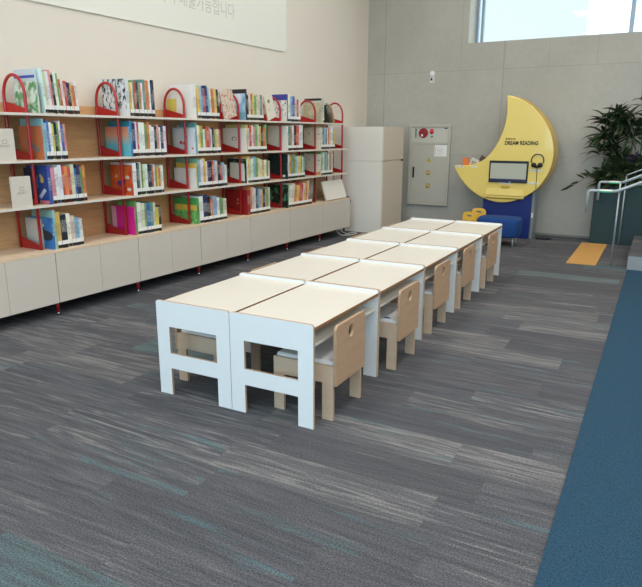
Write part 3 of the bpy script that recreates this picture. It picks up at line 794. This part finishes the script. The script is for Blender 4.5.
# ------------------------------------------------------------------ tables and chairs
T0 = Vector((-2.4032 * math.cos(TILT) - 2.5316 * math.sin(TILT), -2.4032 * math.sin(TILT) + 2.5316 * math.cos(TILT), 0))
Rz = Matrix.Rotation(TILT, 3, 'Z')
TW, TL, TH = .5015, .8165, .552
def tab(x, y): return T0 + Rz @ Vector((x, y, 0))
def make_table():
    t = empty('kids_table')
    lp = [(0, 0), (.088, 0), (.088, .161), (TW - .088, .161), (TW - .088, 0), (TW, 0)]
    lp += [(TW - .016 + .016 * math.cos(a), TH - .016 + .016 * math.sin(a)) for a in [PI / 2 * k / 5 for k in range(6)]]
    lp += [(.016 + .016 * math.cos(a), TH - .016 + .016 * math.sin(a)) for a in [PI / 2 + PI / 2 * k / 5 for k in range(6)]]
    hole = [(.088, .25), (.088, .407), (TW - .088, .407), (TW - .088, .25)]
    me = plate_mesh([lp, hole], .015, 'XZ')
    for yy in (0, TL - .016):
        link_obj('end_panel', me, [M['white_lam'], M['ply_edge']], t, (0, yy, 0))
    a, b = .015, TL - .016
    MB().box(.009, TW - .004, a, b, .517, .534, 0).box(TW - .0041, TW - .001, a, b, .517, .5338, 1).box(.006, .0091, a, b, .517, .5338, 1).build('tabletop', [M['cream_top'], M['edge_dark']], t)
    MB().box(.02, TW - .018, a, b, .425, .439, 0).build('book_shelf', [M['cream_top']], t)
    MB().box(.02, .034, a, b, .439, .517).build('back_board', M['cream_top'], t)
    return t
t0 = make_table()
rows = ['nearest the camera', 'second from the camera', 'third from the camera', 'fourth from the camera', 'farthest from the camera']
first = True
for j in range(5):
    for side in (0, 1):
        if side == 0:
            loc = tab(TW, TL * j + TL - .001); rz = TILT + PI       # shelf opening faces the bookcases
        else:
            loc = tab(TW + .003, TL * j); rz = TILT
        t = t0 if first else dup(t0)
        first = False
        t.location = loc; t.rotation_euler = (0, 0, rz)
        props(t, 'low white ended table with cream top, %s column, %s' % (('left', 'right')[side], rows[j]), 'table', 'tables in the double row')
def make_chair():
    """origin under the outer (back) edge of the chair; x: 0 = front legs, back at x=.36; y: 0..CW"""
    CW = .352
    t = empty('kids_chair')
    side = [(0, 0), (.062, 0), (.062, .205), (.295, .205), (.295, 0), (.358, 0), (.358, .30), (.0, .30)]
    me = plate_mesh([side], .018, 'XZ')
    for yy in (0, CW - .018):
        link_obj('side_panel', me, [M['chair_side'], M['ply_edge']], t, (0, yy, 0))
    MB().box(.012, .352, .019, CW - .019, .262, .276).build('seat_board', M['chair_side'], t)
    MB().box(.004, .350, .0195, CW - .0195, .277, .318, bev=.012).build('seat_cushion', M['cushion'], t)
    bl = rrect(0, .193, CW, .517, (.004, .004, .03, .03))
    hole = [(CW / 2 + .034 * math.cos(a), .452 + .036 * math.sin(a)) for a in [2 * PI * k / 20 for k in range(20)]]
    link_obj('backrest', plate_mesh([bl, hole], .016, 'YZ'), [M['chair_wood'], M['chair_wood']], t, (.359, 0, 0))
    return t
ch0 = make_chair()
first = True
XO = [0.0, .018, -.02, -.03, -.025]
YO = [.132, .15, .15, .12, .14]
for j in range(5):
    for side in (1, 0):
        c = ch0 if first else dup(ch0)
        first = False
        if side == 1:
            c.location = tab(.69 + XO[j], TL * j + YO[j]); c.rotation_euler = (0, 0, TILT)
            lab = 'small beech chair tucked under right side of table %s' % rows[j]
        else:
            c.location = tab(2 * TW - .69 - .02 + [.035, .01, .02, 0, .015][j], TL * j + .195 + .352 + [0, .02, -.03, .01, .03][j]); c.rotation_euler = (0, 0, TILT + PI)
            lab = 'small beech chair tucked under left side of table %s' % rows[j]
        props(c, lab, 'chair', 'small chairs at the double row of tables')
        if side == 1 and j == 1:
            MB().ball((.27, .06, .319), .022, .016, .003).build('seat_sticker', flat((40, 90, 160)), c)

# ------------------------------------------------------------------ tall two-part cupboard in the corner
tc_ = empty('tall_cupboard', (-4.705, 8.50, 0), 0, 'tall pale two tier cupboard in corner beside the bookcase end', 'cupboard')
W_, D_ = .825, .74
MB().box(0, W_ - .02, 0, D_, 0, 1.0635, bev=.001).build('lower_body', M['tall'], tc_)
MB().box(0, W_ - .02, 0, D_, 1.0655, 1.555, bev=.001).build('upper_body', M['tall'], tc_)
for nm, a, b in (('lower_door', .01, 1.052), ('upper_door', 1.076, 1.553)):
    MB().box(W_ - .0195, W_, .002, D_ - .002, a, b, bev=.002).build('door', M['tall_door'], tc_)
MB().box(W_ - .012, W_ + .004, D_ - .06, D_ - .006, 1.053, 1.075).build('handle', M['dark'], tc_)

# ------------------------------------------------------------------ fire hydrant box on the back wall
ex0, ex1, ez0, ez1 = -3.945, -3.262, .343, 1.594
hb = empty('hydrant_box', (ex0, YB, ez0), 0, 'steel fire equipment box with red bell set on the concrete wall', 'fire box')
w, h = ex1 - ex0, ez1 - ez0
f = MB()
for a in ((0, w, 0, .035), (0, w, h - .035, h), (0, .04, .035, h - .035), (w - .04, w, .035, h - .035)):
    f.box(a[0], a[1], -.05, 0, a[2], a[3], bev=.006)
f.box(.04, w - .04, -.04, 0, .955, .985)
f.build('frame', M['steel'], hb)
MB().box(.04, w - .04, -.030, -.001, .985, h - .035).build('control_panel', M['steel_light'], hb)
door = MB().box(.042, w - .042, -.036, -.001, .037, .953, bev=.003).build('door', M['steel'], hb)
hd = MB().box(.075, .105, -.046, -.036, .43, .60, bev=.004).box(.083, .098, -.062, -.046, .45, .50, bev=.003).build('latch', M['dark'], door)
nt_ = MB().box(.43, .635, -.0375, -.036, .77, .955 - .012).box(.445, .452, -.038, -.0375, .80, .92, 1)
for k in range(6): nt_.box(.47, .47 + .12 * (.6 + .4 * ((k * 7) % 5) / 5), -.038, -.0375, .80 + k * .02, .803 + k * .02, 2)
nt_.build('notice', [M['paper'], flat((214, 110, 130)), M['grey_ink']], door)
for k, zz in enumerate((.712, .514, .309)):
    x_ = .342
    st = MB()
    if k == 0: st.poly([(x_ - .05, -.0372, zz - .035), (x_ + .05, -.0372, zz - .035), (x_, -.0372, zz + .05)][::1], 0).box(x_ - .004, x_ + .004, -.038, -.0373, zz - .02, zz + .02, 1)
    else: st.box(x_ - .037, x_ + .037, -.0374, -.0362, zz - .037, zz + .037, 0).box(x_ - .022, x_ + .022, -.038, -.0374, zz - .012, zz + .02, 2).box(x_ - .022, x_ + .012, -.038, -.0374, zz - .028, zz - .018, 1)
    st.build('warning_sticker', [M['warn'] if k == 0 else M['warn2'], M['ink'], M['warn']], door)
def disc(cx, cz, r, y0, y1, seg=24, r2=None): return MB().tube([(cx, y1, cz), (cx, y0, cz)], r, seg, r2=r2)
d = disc(.232, 1.126, .078, -.055, -.03, r2=.07); d.tube([(.232, -.055, 1.126), (.232, -.062, 1.126)], .02, 12, mi=1).box(.205, .235, -.058, -.055, 1.075, 1.11, 2).build('bell', [M['red_bell'], M['red_bell'], M['paper']], hb)
MB().ball((.372, -.032, 1.152), .036, .03, .042).tube([(.372, -.03, 1.152), (.372, -.036, 1.152)], .042, 18, mi=1).build('red_lamp', [M['red_lamp'], M['steel_light']], hb)
disc(.378, 1.072, .013, -.04, -.03, 12).build('button', M['dark'], hb)
MB().box(.094, .118, -.034, -.03, 1.075, 1.185).box(.094, .118, -.0345, -.03, 1.17, 1.19, 1).box(.094, .118, -.0345, -.03, 1.055, 1.068, 1).build('indicator_plate', [flat((112, 128, 128)), M['dark']], hb)
MB().box(.575, .625, -.032, -.03, 1.19, 1.205).build('name_plate', M['dark'], hb)

# sensor on the wall above
sd = empty('wall_sensor', (-3.616, YB, 2.308), 0, 'small white oval sensor high on the concrete wall', 'sensor')
MB().ball((0, -.012, .04), .042, .032, .05).box(-.035, .035, -.01, 0, -.09, .08, bev=.004).build('housing', M['white_lam'], sd)
MB().ball((-.010, -.012, -.035), .016, .016, .02).build('lens', M['dark'], sd)
MB().ball((.018, -.012, -.05), .011, .016, .035).build('shade', M['steel_light'], sd)

# ------------------------------------------------------------------ crescent moon reading kiosk
YM = 9.1
outer = [(-2.311, 1.955), (-2.295, 1.972), (-2.24, 1.968), (-2.091, 1.914), (-1.927, 1.796), (-1.786, 1.642), (-1.69, 1.48), (-1.64, 1.31), (-1.625, 1.19), (-1.637, 1.05), (-1.693, .886), (-1.808, .716),
         (-1.983, .586), (-2.168, .519), (-2.362, .508), (-2.564, .562), (-2.744, .666), (-2.884, .801), (-2.965, .912), (-3.004, 1.0)]
inner = [(-2.975, 1.014), (-2.853, 1.01), (-2.71, 1.036), (-2.573, 1.103), (-2.468, 1.213), (-2.394, 1.337), (-2.344, 1.462), (-2.31, 1.594), (-2.296, 1.724), (-2.300, 1.854)]
loop = catmull(outer + inner, 4, closed=True)
mk = empty('moon_kiosk', (-2.2, 9.3, 0), 0, 'yellow crescent moon reading kiosk with monitor on blue base', 'kiosk')
inv = Matrix.Translation(-Vector(mk.location))
mo = link_obj('moon_body', plate_mesh([loop], .36, 'XZ', bevel=.012), [M['yellow'], M['yellow_side']], mk, (0, YM, 0))
MB().box(-2.56, -1.885, 9.16, 9.44, 0, .62).build('blue_base', M['navy'], mk)
sp_ = MB().box(-1.884, -1.84, 9.22, 9.44, 0, .9).box(-1.87, -1.85, 9.215, 9.22, .30, .37, 1).build('side_column', [flat((128, 136, 142)), M['paper']], mk)
mon = MB().box(-2.482, -1.942, YM - .022, YM + .004, .790, 1.092, bev=.004).build('monitor', M['dark'], mk)
MB().box(-2.462, -1.962, YM - .0235, YM - .021, .842, 1.058).build('screen', M['screen'], mon)
MB().box(-2.462, -1.962, YM - .0235, YM - .021, .805, .840).box(-2.19, -2.17, YM - .024, YM - .0234, .80, .806, 1).build('lower_bar', [M['screen_bar'], M['paper']], mon)
tr = MB()
tr.bm.verts.ensure_lookup_table()
for mi, q in ((0, [(-2.50, YM - .012, .70), (-1.985, YM - .012, .70), (-1.965, YM - .03, .61), (-2.52, YM - .03, .61)]), (0, [(-2.52, YM - .03, .60), (-1.965, YM - .03, .60), (-1.965, YM - .03, .575), (-2.52, YM - .03, .575)]),
              (1, [(-2.52, YM - .03, .575), (-1.965, YM - .03, .575), (-1.985, YM, .555), (-2.50, YM, .555)]), (0, [(-2.52, YM - .03, .60), (-2.52, YM - .03, .575), (-2.50, YM, .555), (-2.50, YM - .012, .70)]), (0, [(-1.965, YM - .03, .60), (-1.985, YM - .012, .70), (-1.985, YM, .555), (-1.965, YM - .03, .575)])):
    tr.poly(q, mi)
tr.build('keyboard_tray', [M['yellow_pale'], M['yellow_side']], mk)
MB().box(-2.30, -2.18, YM - .02, YM + .002, .725, .755, bev=.004).build('pull_handle', M['yellow_side'], mk)
hp = MB()
hp.tube([(-1.825 + .083 * math.cos(a), YM - .018, 1.105 + .088 * math.sin(a)) for a in [PI * (-.12 + 1.24 * k / 20) for k in range(21)]], .007, 8)
hp.ball((-1.868, YM - .03, 1.045), .034, .026, .034).ball((-1.782, YM - .03, 1.045), .034, .026, .034).ball((-1.825, YM - .02, 1.022), .04, .018, .02)
hp.tube([(-1.825, YM - .006, 1.02), (-1.82, YM - .006, .9), (-1.818, YM - .004, .72)], .0035, 6)
o = hp.build('headphones', M['dark']); props(o, 'black headphones hanging on the moon kiosk beside the monitor', 'headphones')
HEAD = o
for (x0, x1, z0, z1) in ((-2.985, -2.86, .985, 1.010), (-1.93, -1.755, .957, .982), (-1.945, -1.80, .783, .806), (-2.325, -2.16, .764, .786), (-2.745, -2.66, .985, 1.005), (-1.85, -1.80, 1.19, 1.203)):
    lb = MB().box(x0, x1, YM - .0035, YM - .0003, z0, z1)
    n = int((x1 - x0) / .018)
    for k in range(n):
        if k % 4 != 3: lb.box(x0 + .006 + k * .018, x0 + .006 + k * .018 + .011, YM - .0042, YM - .0035, z0 + .007, z1 - .007, 1)
    lb.build('caption_label', [M['paper'], M['grey_ink']], mk)
text_obj('lettering', 'DREAM READING', .075, M['ink'], mk, facing_cam(-2.292, YM - .0012, 1.312), .0008, 1.0, width=.455, bold=.0022)
sm = MB()
for k in range(6): sm.box(-2.285 + k * .024, -2.285 + k * .024 + .017, YM - .002, YM - .0003, 1.382, 1.402, 0 if k < 3 else 1)
sm.build('small_caption', [M['ink'], M['olive_ink']], mk)
for c in mk.children:
    c.matrix_parent_inverse = inv
mk_children_done = True
# three leaflets tucked behind the moon's left horn
for (x0, x1, zb, zt, col, lean, lab) in ((-2.93, -2.84, .95, 1.115, (226, 120, 56), .12, 'orange leaflet tucked behind left horn of the yellow moon'),
                                        (-2.86, -2.74, .96, 1.11, (206, 204, 198), -.35, 'white printed leaflet behind left horn of the yellow moon'),
                                        (-2.76, -2.66, .97, 1.155, (84, 66, 54), -.5, 'dark brown leaflet behind the yellow moon, nearest the monitor')):
    bx = MB().box(-(x1 - x0) / 2, (x1 - x0) / 2, -.006, .006, 0, zt - zb)
    if col[0] == 206:
        for k in range(4): bx.box(-.04, .03, -.0066, -.006, .03 + k * .022, .04 + k * .022, 1)
    o = bx.build('leaflet', [flat(col), M['ink']], None, ((x0 + x1) / 2, YM + .20 + .02 * (x0 + 2.9), zb), (0, -lean, 0))
    props(o, lab, 'leaflet')
# leaflet pocket that carries them, part of the kiosk
pk = MB().box(-2.96, -2.62, YM + .15, YM + .26, .93, .95).build('leaflet_ledge', M['yellow_side'], mk); pk.matrix_parent_inverse = inv

# power strip and cord on the floor by the base
props(MB().box(-1.78, -1.62, 9.18, 9.26, 0, .035, bev=.008).tube(catmull([(-1.63, 9.22, .02), (-1.58, 9.28, .008), (-1.66, 9.36, .008), (-1.75, 9.30, .02)], 5), .008, 8).build('power_strip', M['dark']), 'black power strip lying on floor right of the blue base', 'power strip')

# ------------------------------------------------------------------ blue bench stool and yellow chairs
bs = empty('bench_stool', (-2.13, 8.50, 0), .03, 'rounded blue upholstered bench stool with chrome legs before moon kiosk', 'stool')
def superbox(hx, hy, z0, z1, n=40, ex=4.0):
    prof = [(.90, z0), (.97, z0 + .012), (1.0, z0 + .04), (1.0, z1 - .06), (.985, z1 - .03), (.94, z1 - .008), (.85, z1), (.4, z1 + .006)]
    b = MB(); rings = []
    for s, z in prof:
        rings.append([b.bm.verts.new((s * hx * math.copysign(abs(math.cos(a)) ** (2 / ex), math.cos(a)), (hy - (1 - s) * hx) * math.copysign(abs(math.sin(a)) ** (2 / ex), math.sin(a)), z)) for a in [2 * PI * k / n for k in range(n)]])
    for i in range(len(rings) - 1):
        for k in range(n):
            f = b.bm.faces.new([rings[i][k], rings[i][(k + 1) % n], rings[i + 1][(k + 1) % n], rings[i + 1][k]]); f.smooth = True
    b.bm.faces.new(rings[0][::-1]); b.bm.faces.new(rings[-1])
    return b
superbox(.285, .23, .125, .375).build('cushion', M['blue_fabric'], bs)
for sx in (-1, 1):
    for sy in (-1, 1):
        MB().tube([(sx * .21, sy * .10, 0), (sx * .20, sy * .095, .13)], .010, 10, r2=.016).build('leg', M['steel_light'], bs)
yc = empty('toddler_chair', (-2.525, 8.42, 0), .0, 'yellow toddler chair with slotted back, nearer one left of blue stool', 'chair', 'yellow toddler chairs by the blue stool')
bl = rrect(-.10, .03, .10, .425, (.0, .0, .06, .06)); sl = rrect(-.035, .36, .035, .385, (.01,) * 4)
link_obj('backrest', plate_mesh([bl, sl], .018, 'XZ'), [M['yellow_chair'], M['yellow_chair']], yc, (0, 0, 0))
sd_ = plate_mesh([[(0, 0), (.05, 0), (.08, .09), (.16, .09), (.19, 0), (.24, 0), (.24, .26), (.0, .30)]], .016, 'YZ')
for sx in (-.117, .101): link_obj('side_panel', sd_, [M['yellow_chair'], M['yellow_chair']], yc, (sx, .0, 0))
MB().box(-.1, .1, .019, .235, .15, .168).build('seat', M['yellow_chair'], yc)
mark = MB()
for sx in (-.05, .05): mark.tube([(sx, -.001, .31), (sx, -.003, .31)], .008, 10)
mark.build('screw', M['ply_edge'], yc)
y2 = dup(yc, (-2.545, 8.92, 0), (0, 0, .1))
y2['label'] = 'yellow toddler chair with slotted back, farther one beside blue kiosk base'

# ------------------------------------------------------------------ stairs, handrails, mat, planter on the right
st = empty('stairs', (-.464, 7.557, 0), TILT, 'low carpeted stairs with pale grey side at the right edge', 'stairs')
for k in range(5):
    x0 = .34 * k
    MB().box(x0, 2.0, 0 if k == 0 else 0.0, 1.64, .16 * k + (.0 if k == 0 else .001), .16 * (k + 1) - .006).build('step', flat((150, 154, 158)), st)
    MB().box(x0 + .002, x0 + .34 if k < 4 else 2.0, .004, 1.636, .16 * (k + 1) - .006, .16 * (k + 1)).box(x0 - .004, x0 + .002, .004, 1.636, .16 * k + .004, .16 * (k + 1)).build('tread_carpet', M['carpet'], st)
def railing(loc, lab, gt):
    r = empty('handrail', loc, TILT, lab, 'handrail')
    sl = .45
    p = [(-.315, -.03, .60), (-.315, -.03, .82), (-.305, -.03, .838), (-.29, -.03, .845), (-.06, -.03, .845), (-.02, -.03, .85), (.02, -.03, .867), (1.8, -.03, .867 + sl * 1.78)]
    MB().tube(p, .0165, 12).build('grip_rail', M['rail'], r)
    q = [(0, 0, .93), (.012, 0, .945), (1.8, 0, .945 + sl * 1.788)]
    MB().tube(q, .009, 10).build('top_rail', M['post'], r)
    MB().tube([(0, 0, 0), (0, 0, .93)], .009, 10).tube([(0, 0, .845), (0, -.03, .845)], .007, 8).build('post', M['post'], r)
    for x in (.95, 1.8):
        MB().tube([(x, 0, .16 * (min(5, int((x - .18) / .34) + 1))), (x, 0, .945 + sl * (x - .012))], .009, 10).tube([(x, 0, .85 + sl * x), (x, -.03, .85 + sl * x)], .007, 8).build('post', M['post'], r)
    tp = MB().tube([(gt[0], -.03, .845), (gt[1], -.03, .845)], .0172, 14).box(gt[0], gt[1], -.0495, -.0465, .828, .843, 1)
    tp.tube([(gt[0], -.03, .845), (gt[0] + .0001, -.03, .845)], .0174, 14)
    tp.build('tactile_sleeve', [M['paper'], M['green_tape']], r)
    return r
r1 = railing((-.641, 7.703, 0), 'nearer white handrail of the stairs, with green tape on its end', (-.20, -.07))
r2 = railing((-.703, 9.195, 0), 'farther white handrail of the stairs, in front of teal planter', (-.2, -.06))
props(MB().box(-.16, .16, 0, 1.60, 0, .008, bev=.002).build('tactile_mat', M['orange_mat'], None, (-.95, 7.62, 0), (0, 0, TILT)), 'flat orange mat on grey carpet in front of the stairs', 'mat')

pl = empty('planter', (-1.085, 9.28, 0), 0, 'dark teal planter box against concrete wall behind the handrails', 'planter')
MB().box(0, 4.5, 0, .03, 0, .78).box(0, .03, .03, .37, 0, .78).box(4.47, 4.5, .03, .37, 0, .78).box(.03, 4.47, .34, .37, 0, .78).box(.03, 4.47, .03, .34, 0, .05).build('box', M['teal'], pl)
MB().box(.03, 4.47, .03, .34, .05, .72).build('soil', M['soil'], pl)

def leaf(b, base, direc, L, W, droop=.5, mi=0, n=5, roll=0.0):
    d = Vector(direc).normalized(); p = Vector(base)
    side = d.cross(Vector((0, 0, 1)))
    side = side.normalized() if side.length > .01 else Vector((1, 0, 0))
    if roll: side = Matrix.Rotation(roll, 3, d) @ side
    prev = None
    for k in range(n + 1):
        u = k / n
        wv = W * (math.sin(PI * min(1, u * .92 + .08)) ** .8) * .5 if 0 < k < n else W * .06
        nrm = side.cross(d).normalized()
        l, c, r = p - side * wv + nrm * wv * .25, p.copy(), p + side * wv + nrm * wv * .25
        cur = [b.bm.verts.new(v) for v in (l, c, r)]
        if prev:
            for a in (0, 1):
                f = b.bm.faces.new([prev[a], prev[a + 1], cur[a + 1], cur[a]]); f.material_index = mi; f.smooth = True
        prev = cur
        p = p + d * (L / n)
        d = (d + Vector((0, 0, -1)) * droop / n).normalized()
PX, PYY, PZ = -.95, 9.47, .72
def plant(name, loc, label, stems, leafer, mats):
    t = empty(name, loc, 0, label, 'plant')
    sb = MB(); lb = MB()
    for s in stems: sb.tube(catmull(s[0], 4), s[1], 7, r2=s[2])
    leafer(lb)
    sb.build('stem', M['bark'], t); lb.build('leaves', mats, t)
    return t
rnd = random.Random(5)
def fan(b, c, n, L, W, droop, spread=1.0, up=.5, mi=0, ymax=9.64, oy=0.0):
    for k in range(n):
        a = rnd.uniform(0, 2 * PI); e = rnd.uniform(-.5, 1.0) * spread + up
        dv = Vector((math.cos(a) * math.cos(e), math.sin(a) * math.cos(e) * .55, math.sin(e)))
        if dv.y > .25: dv.y = -dv.y
        leaf(b, (c[0] + rnd.uniform(-.02, .02), c[1] + rnd.uniform(-.02, .01), c[2] + rnd.uniform(-.04, .04)), dv, L * rnd.uniform(.75, 1.15), W * rnd.uniform(.8, 1.2), droop, mi, roll=rnd.uniform(-1.1, 1.1))
def main_leaves(b):
    for c, n, L in (((-.02, -.04, .93), 34, .30), ((.10, -.05, 1.0), 34, .30), ((-.13, -.06, .80), 26, .30), ((.17, -.06, .82), 24, .28), ((.0, -.05, 1.08), 26, .24), ((-.05, -.05, .72), 20, .26), ((.2, -.05, .98), 20, .27), ((-.12, -.05, .97), 22, .28), ((-.16, -.06, .60), 18, .28), ((.02, -.07, .6), 16, .26)):
        fan(b, (c[0] - .05, c[1], c[2] - .10), n, L, .042, 1.1, 1.0, .15)
plant('dracaena', (-.86, PYY, PZ), 'tall bushy plant with long drooping narrow leaves in teal planter',
      [([(.02, 0, 0), (.0, -.02, .4), (-.04, -.04, .95)], .012, .008), ([(.05, 0, 0), (.08, -.03, .5), (.10, -.05, 1.05)], .012, .008), ([(-.02, .01, 0), (-.08, -.03, .4), (-.14, -.06, .78)], .010, .006), ([(.07, 0, 0), (.14, -.03, .4), (.18, -.06, .85)], .010, .006)],
      main_leaves, [M['leaf']])
def bush(b):
    for c, n in (((-.14, -.06, .20), 40), ((.02, -.08, .28), 46), ((.2, -.08, .25), 44), ((.0, -.06, .40), 34), ((-.2, -.06, .12), 30), ((.3, -.06, .35), 40), ((-.08, -.09, .10), 34), ((.12, -.1, .12), 34)):
        fan(b, c, n, .19, .06, .6, 1.0, .3)
plant('leafy_shrub', (-.82, PYY - .03, PZ), 'low dense leafy shrub under the tall drooping plant in planter',
      [([(0, 0, 0), (.02, -.03, .2), (.05, -.06, .32)], .008, .005), ([(-.03, 0, 0), (-.08, -.03, .12), (-.14, -.05, .24)], .007, .004), ([(.05, 0, 0), (.14, -.03, .2), (.22, -.05, .3)], .007, .004)], bush, [M['leaf2']])
def rubber(b):
    for k in range(11):
        a = 2.4 * k
        z = .55 + .06 * k
        dv = (math.cos(a), -abs(math.sin(a)) * .6 - .05, .35)
        leaf(b, (.02 * math.cos(a), -.02, z), dv, .21, .075, 1.0)
    leaf(b, (-.04, -.02, 1.20), (-.1, 0, 1), .17, .045, .1)
    for k in range(5): leaf(b, (-.02, -.02, 1.17), ((-.2 + .4 * k / 4) * 3, -.3, .2), .16, .045, 1.0)
plant('rubber_plant', (-.62, PYY + .02, PZ), 'tall plant with broad dark leaves, cut by right picture edge',
      [([(0, 0, 0), (.03, -.02, .5), (.0, -.02, .95), (-.035, -.02, 1.2)], .010, .005)], rubber, [M['leaf']])
def purple(b):
    fan(b, (0, -.04, .40), 14, .13, .05, .5, .8, .3)
plant('purple_plant', (-.66, PYY - .1, PZ), 'small plant with dull purple leaves in front of tall broad leaved one', [([(0, 0, 0), (.0, -.03, .2), (.0, -.04, .4)], .006, .004)], purple, [M['leaf3']])
def sprig(b):
    for u, (x, y, z) in enumerate(((-.10, -.08, .16), (-.17, -.09, .17), (-.22, -.09, .15), (-.28, -.09, .10), (-.34, -.09, .05), (-.40, -.09, .01))):
        leaf(b, (x, y, z), (-.8, -.1, .5 if u < 3 else -.2), .12 if u else .15, .034, .3, roll=1.1)
    leaf(b, (-.12, -.08, .17), (-.75, 0, .75), .15, .036, .1, roll=1.1)
    for k in range(10): leaf(b, (.02 + .02 * k, -.05, .16 + .05 * (k % 4)), (-.8 + .12 * k, -.3, .5), .11, .035, .4, roll=.9)
plant('trailing_sprig', (-1.02, PYY - .02, PZ), 'thin trailing sprig reaching left past the teal planter corner',
      [([(.0, 0, 0), (-.03, -.04, .12), (-.10, -.08, .16), (-.2, -.09, .16), (-.3, -.09, .085), (-.42, -.09, -.0)], .005, .003), ([(.02, 0, 0), (.06, -.04, .2), (.1, -.05, .3)], .005, .003)], sprig, [M['leaf2']])

# ------------------------------------------------------------------ outside
bo = empty('outside_building', (2.5, 22, -2), 0, 'white building facade seen through the high window, right part', 'building')
ob = MB().box(-5.8, 10, 0, 8, 0, 16)
ob.build('facade', flat((238, 240, 240)), bo)
for k in range(8): MB().box(-5.2 + 1.6 * k, -5.17 + 1.6 * k, -.02, 0, 0, 16).build('panel_joint', flat((206, 212, 216)), bo)
o = MB().box(-60, 60, 11, 90, -2.2, -2.0).build('ground', flat((150, 150, 146)), None); props(o, kind='structure')
o = MB().box(-60, 60, -60, -4, -2.2, -2.0).build('ground', flat((150, 150, 146)), None); props(o, kind='structure')

# ------------------------------------------------------------------ sky
wd = bpy.data.worlds.new('sky'); S.world = wd; wd.use_nodes = True
nt = wd.node_tree; bg = nt.nodes['Background']
tc = nd(nt, 'ShaderNodeTexCoord'); sp = nd(nt, 'ShaderNodeSeparateXYZ'); nt.links.new(tc.outputs['Generated'], sp.inputs[0])
fac = ramp(nt, sp.outputs[1], -.3, .5)
nt.links.new(mixc(nt, fac, (.58, .82, 1.0, 1), (.86, .97, .98, 1)), bg.inputs[0])
stn = nt.nodes.new('ShaderNodeMapRange'); stn.inputs[1].default_value = -.3; stn.inputs[2].default_value = .5; stn.inputs[3].default_value = 5.0; stn.inputs[4].default_value = 1.15
nt.links.new(sp.outputs[1], stn.inputs[0]); nt.links.new(stn.outputs[0], bg.inputs[1])

# ------------------------------------------------------------------ camera
f_, pt, yw, rl = 624.45, .2501, .5248, .0032
fw = Vector((-math.sin(yw) * math.cos(pt), math.cos(yw) * math.cos(pt), -math.sin(pt)))
rt = Vector((math.cos(yw), math.sin(yw), 0)); up = rt.cross(fw)
r2 = rt * math.cos(rl) + up * math.sin(rl); u2 = -rt * math.sin(rl) + up * math.cos(rl)
cam = bpy.data.cameras.new('camera'); co = bpy.data.objects.new('camera', cam); COL.objects.link(co)
cam.sensor_fit = 'HORIZONTAL'; cam.sensor_width = 36; cam.lens = f_ / 642 * 36
mw = Matrix.Identity(4)
for i in range(3): mw[i][0], mw[i][1], mw[i][2] = r2[i], u2[i], -fw[i]
mw[2][3] = 1.45
co.matrix_world = mw
S.camera = co
S.view_settings.view_transform = 'Standard'; S.view_settings.look = 'None'
S.view_settings.gamma = 1.0; S.view_settings.use_curve_mapping = False
S.view_settings.exposure = 0.0
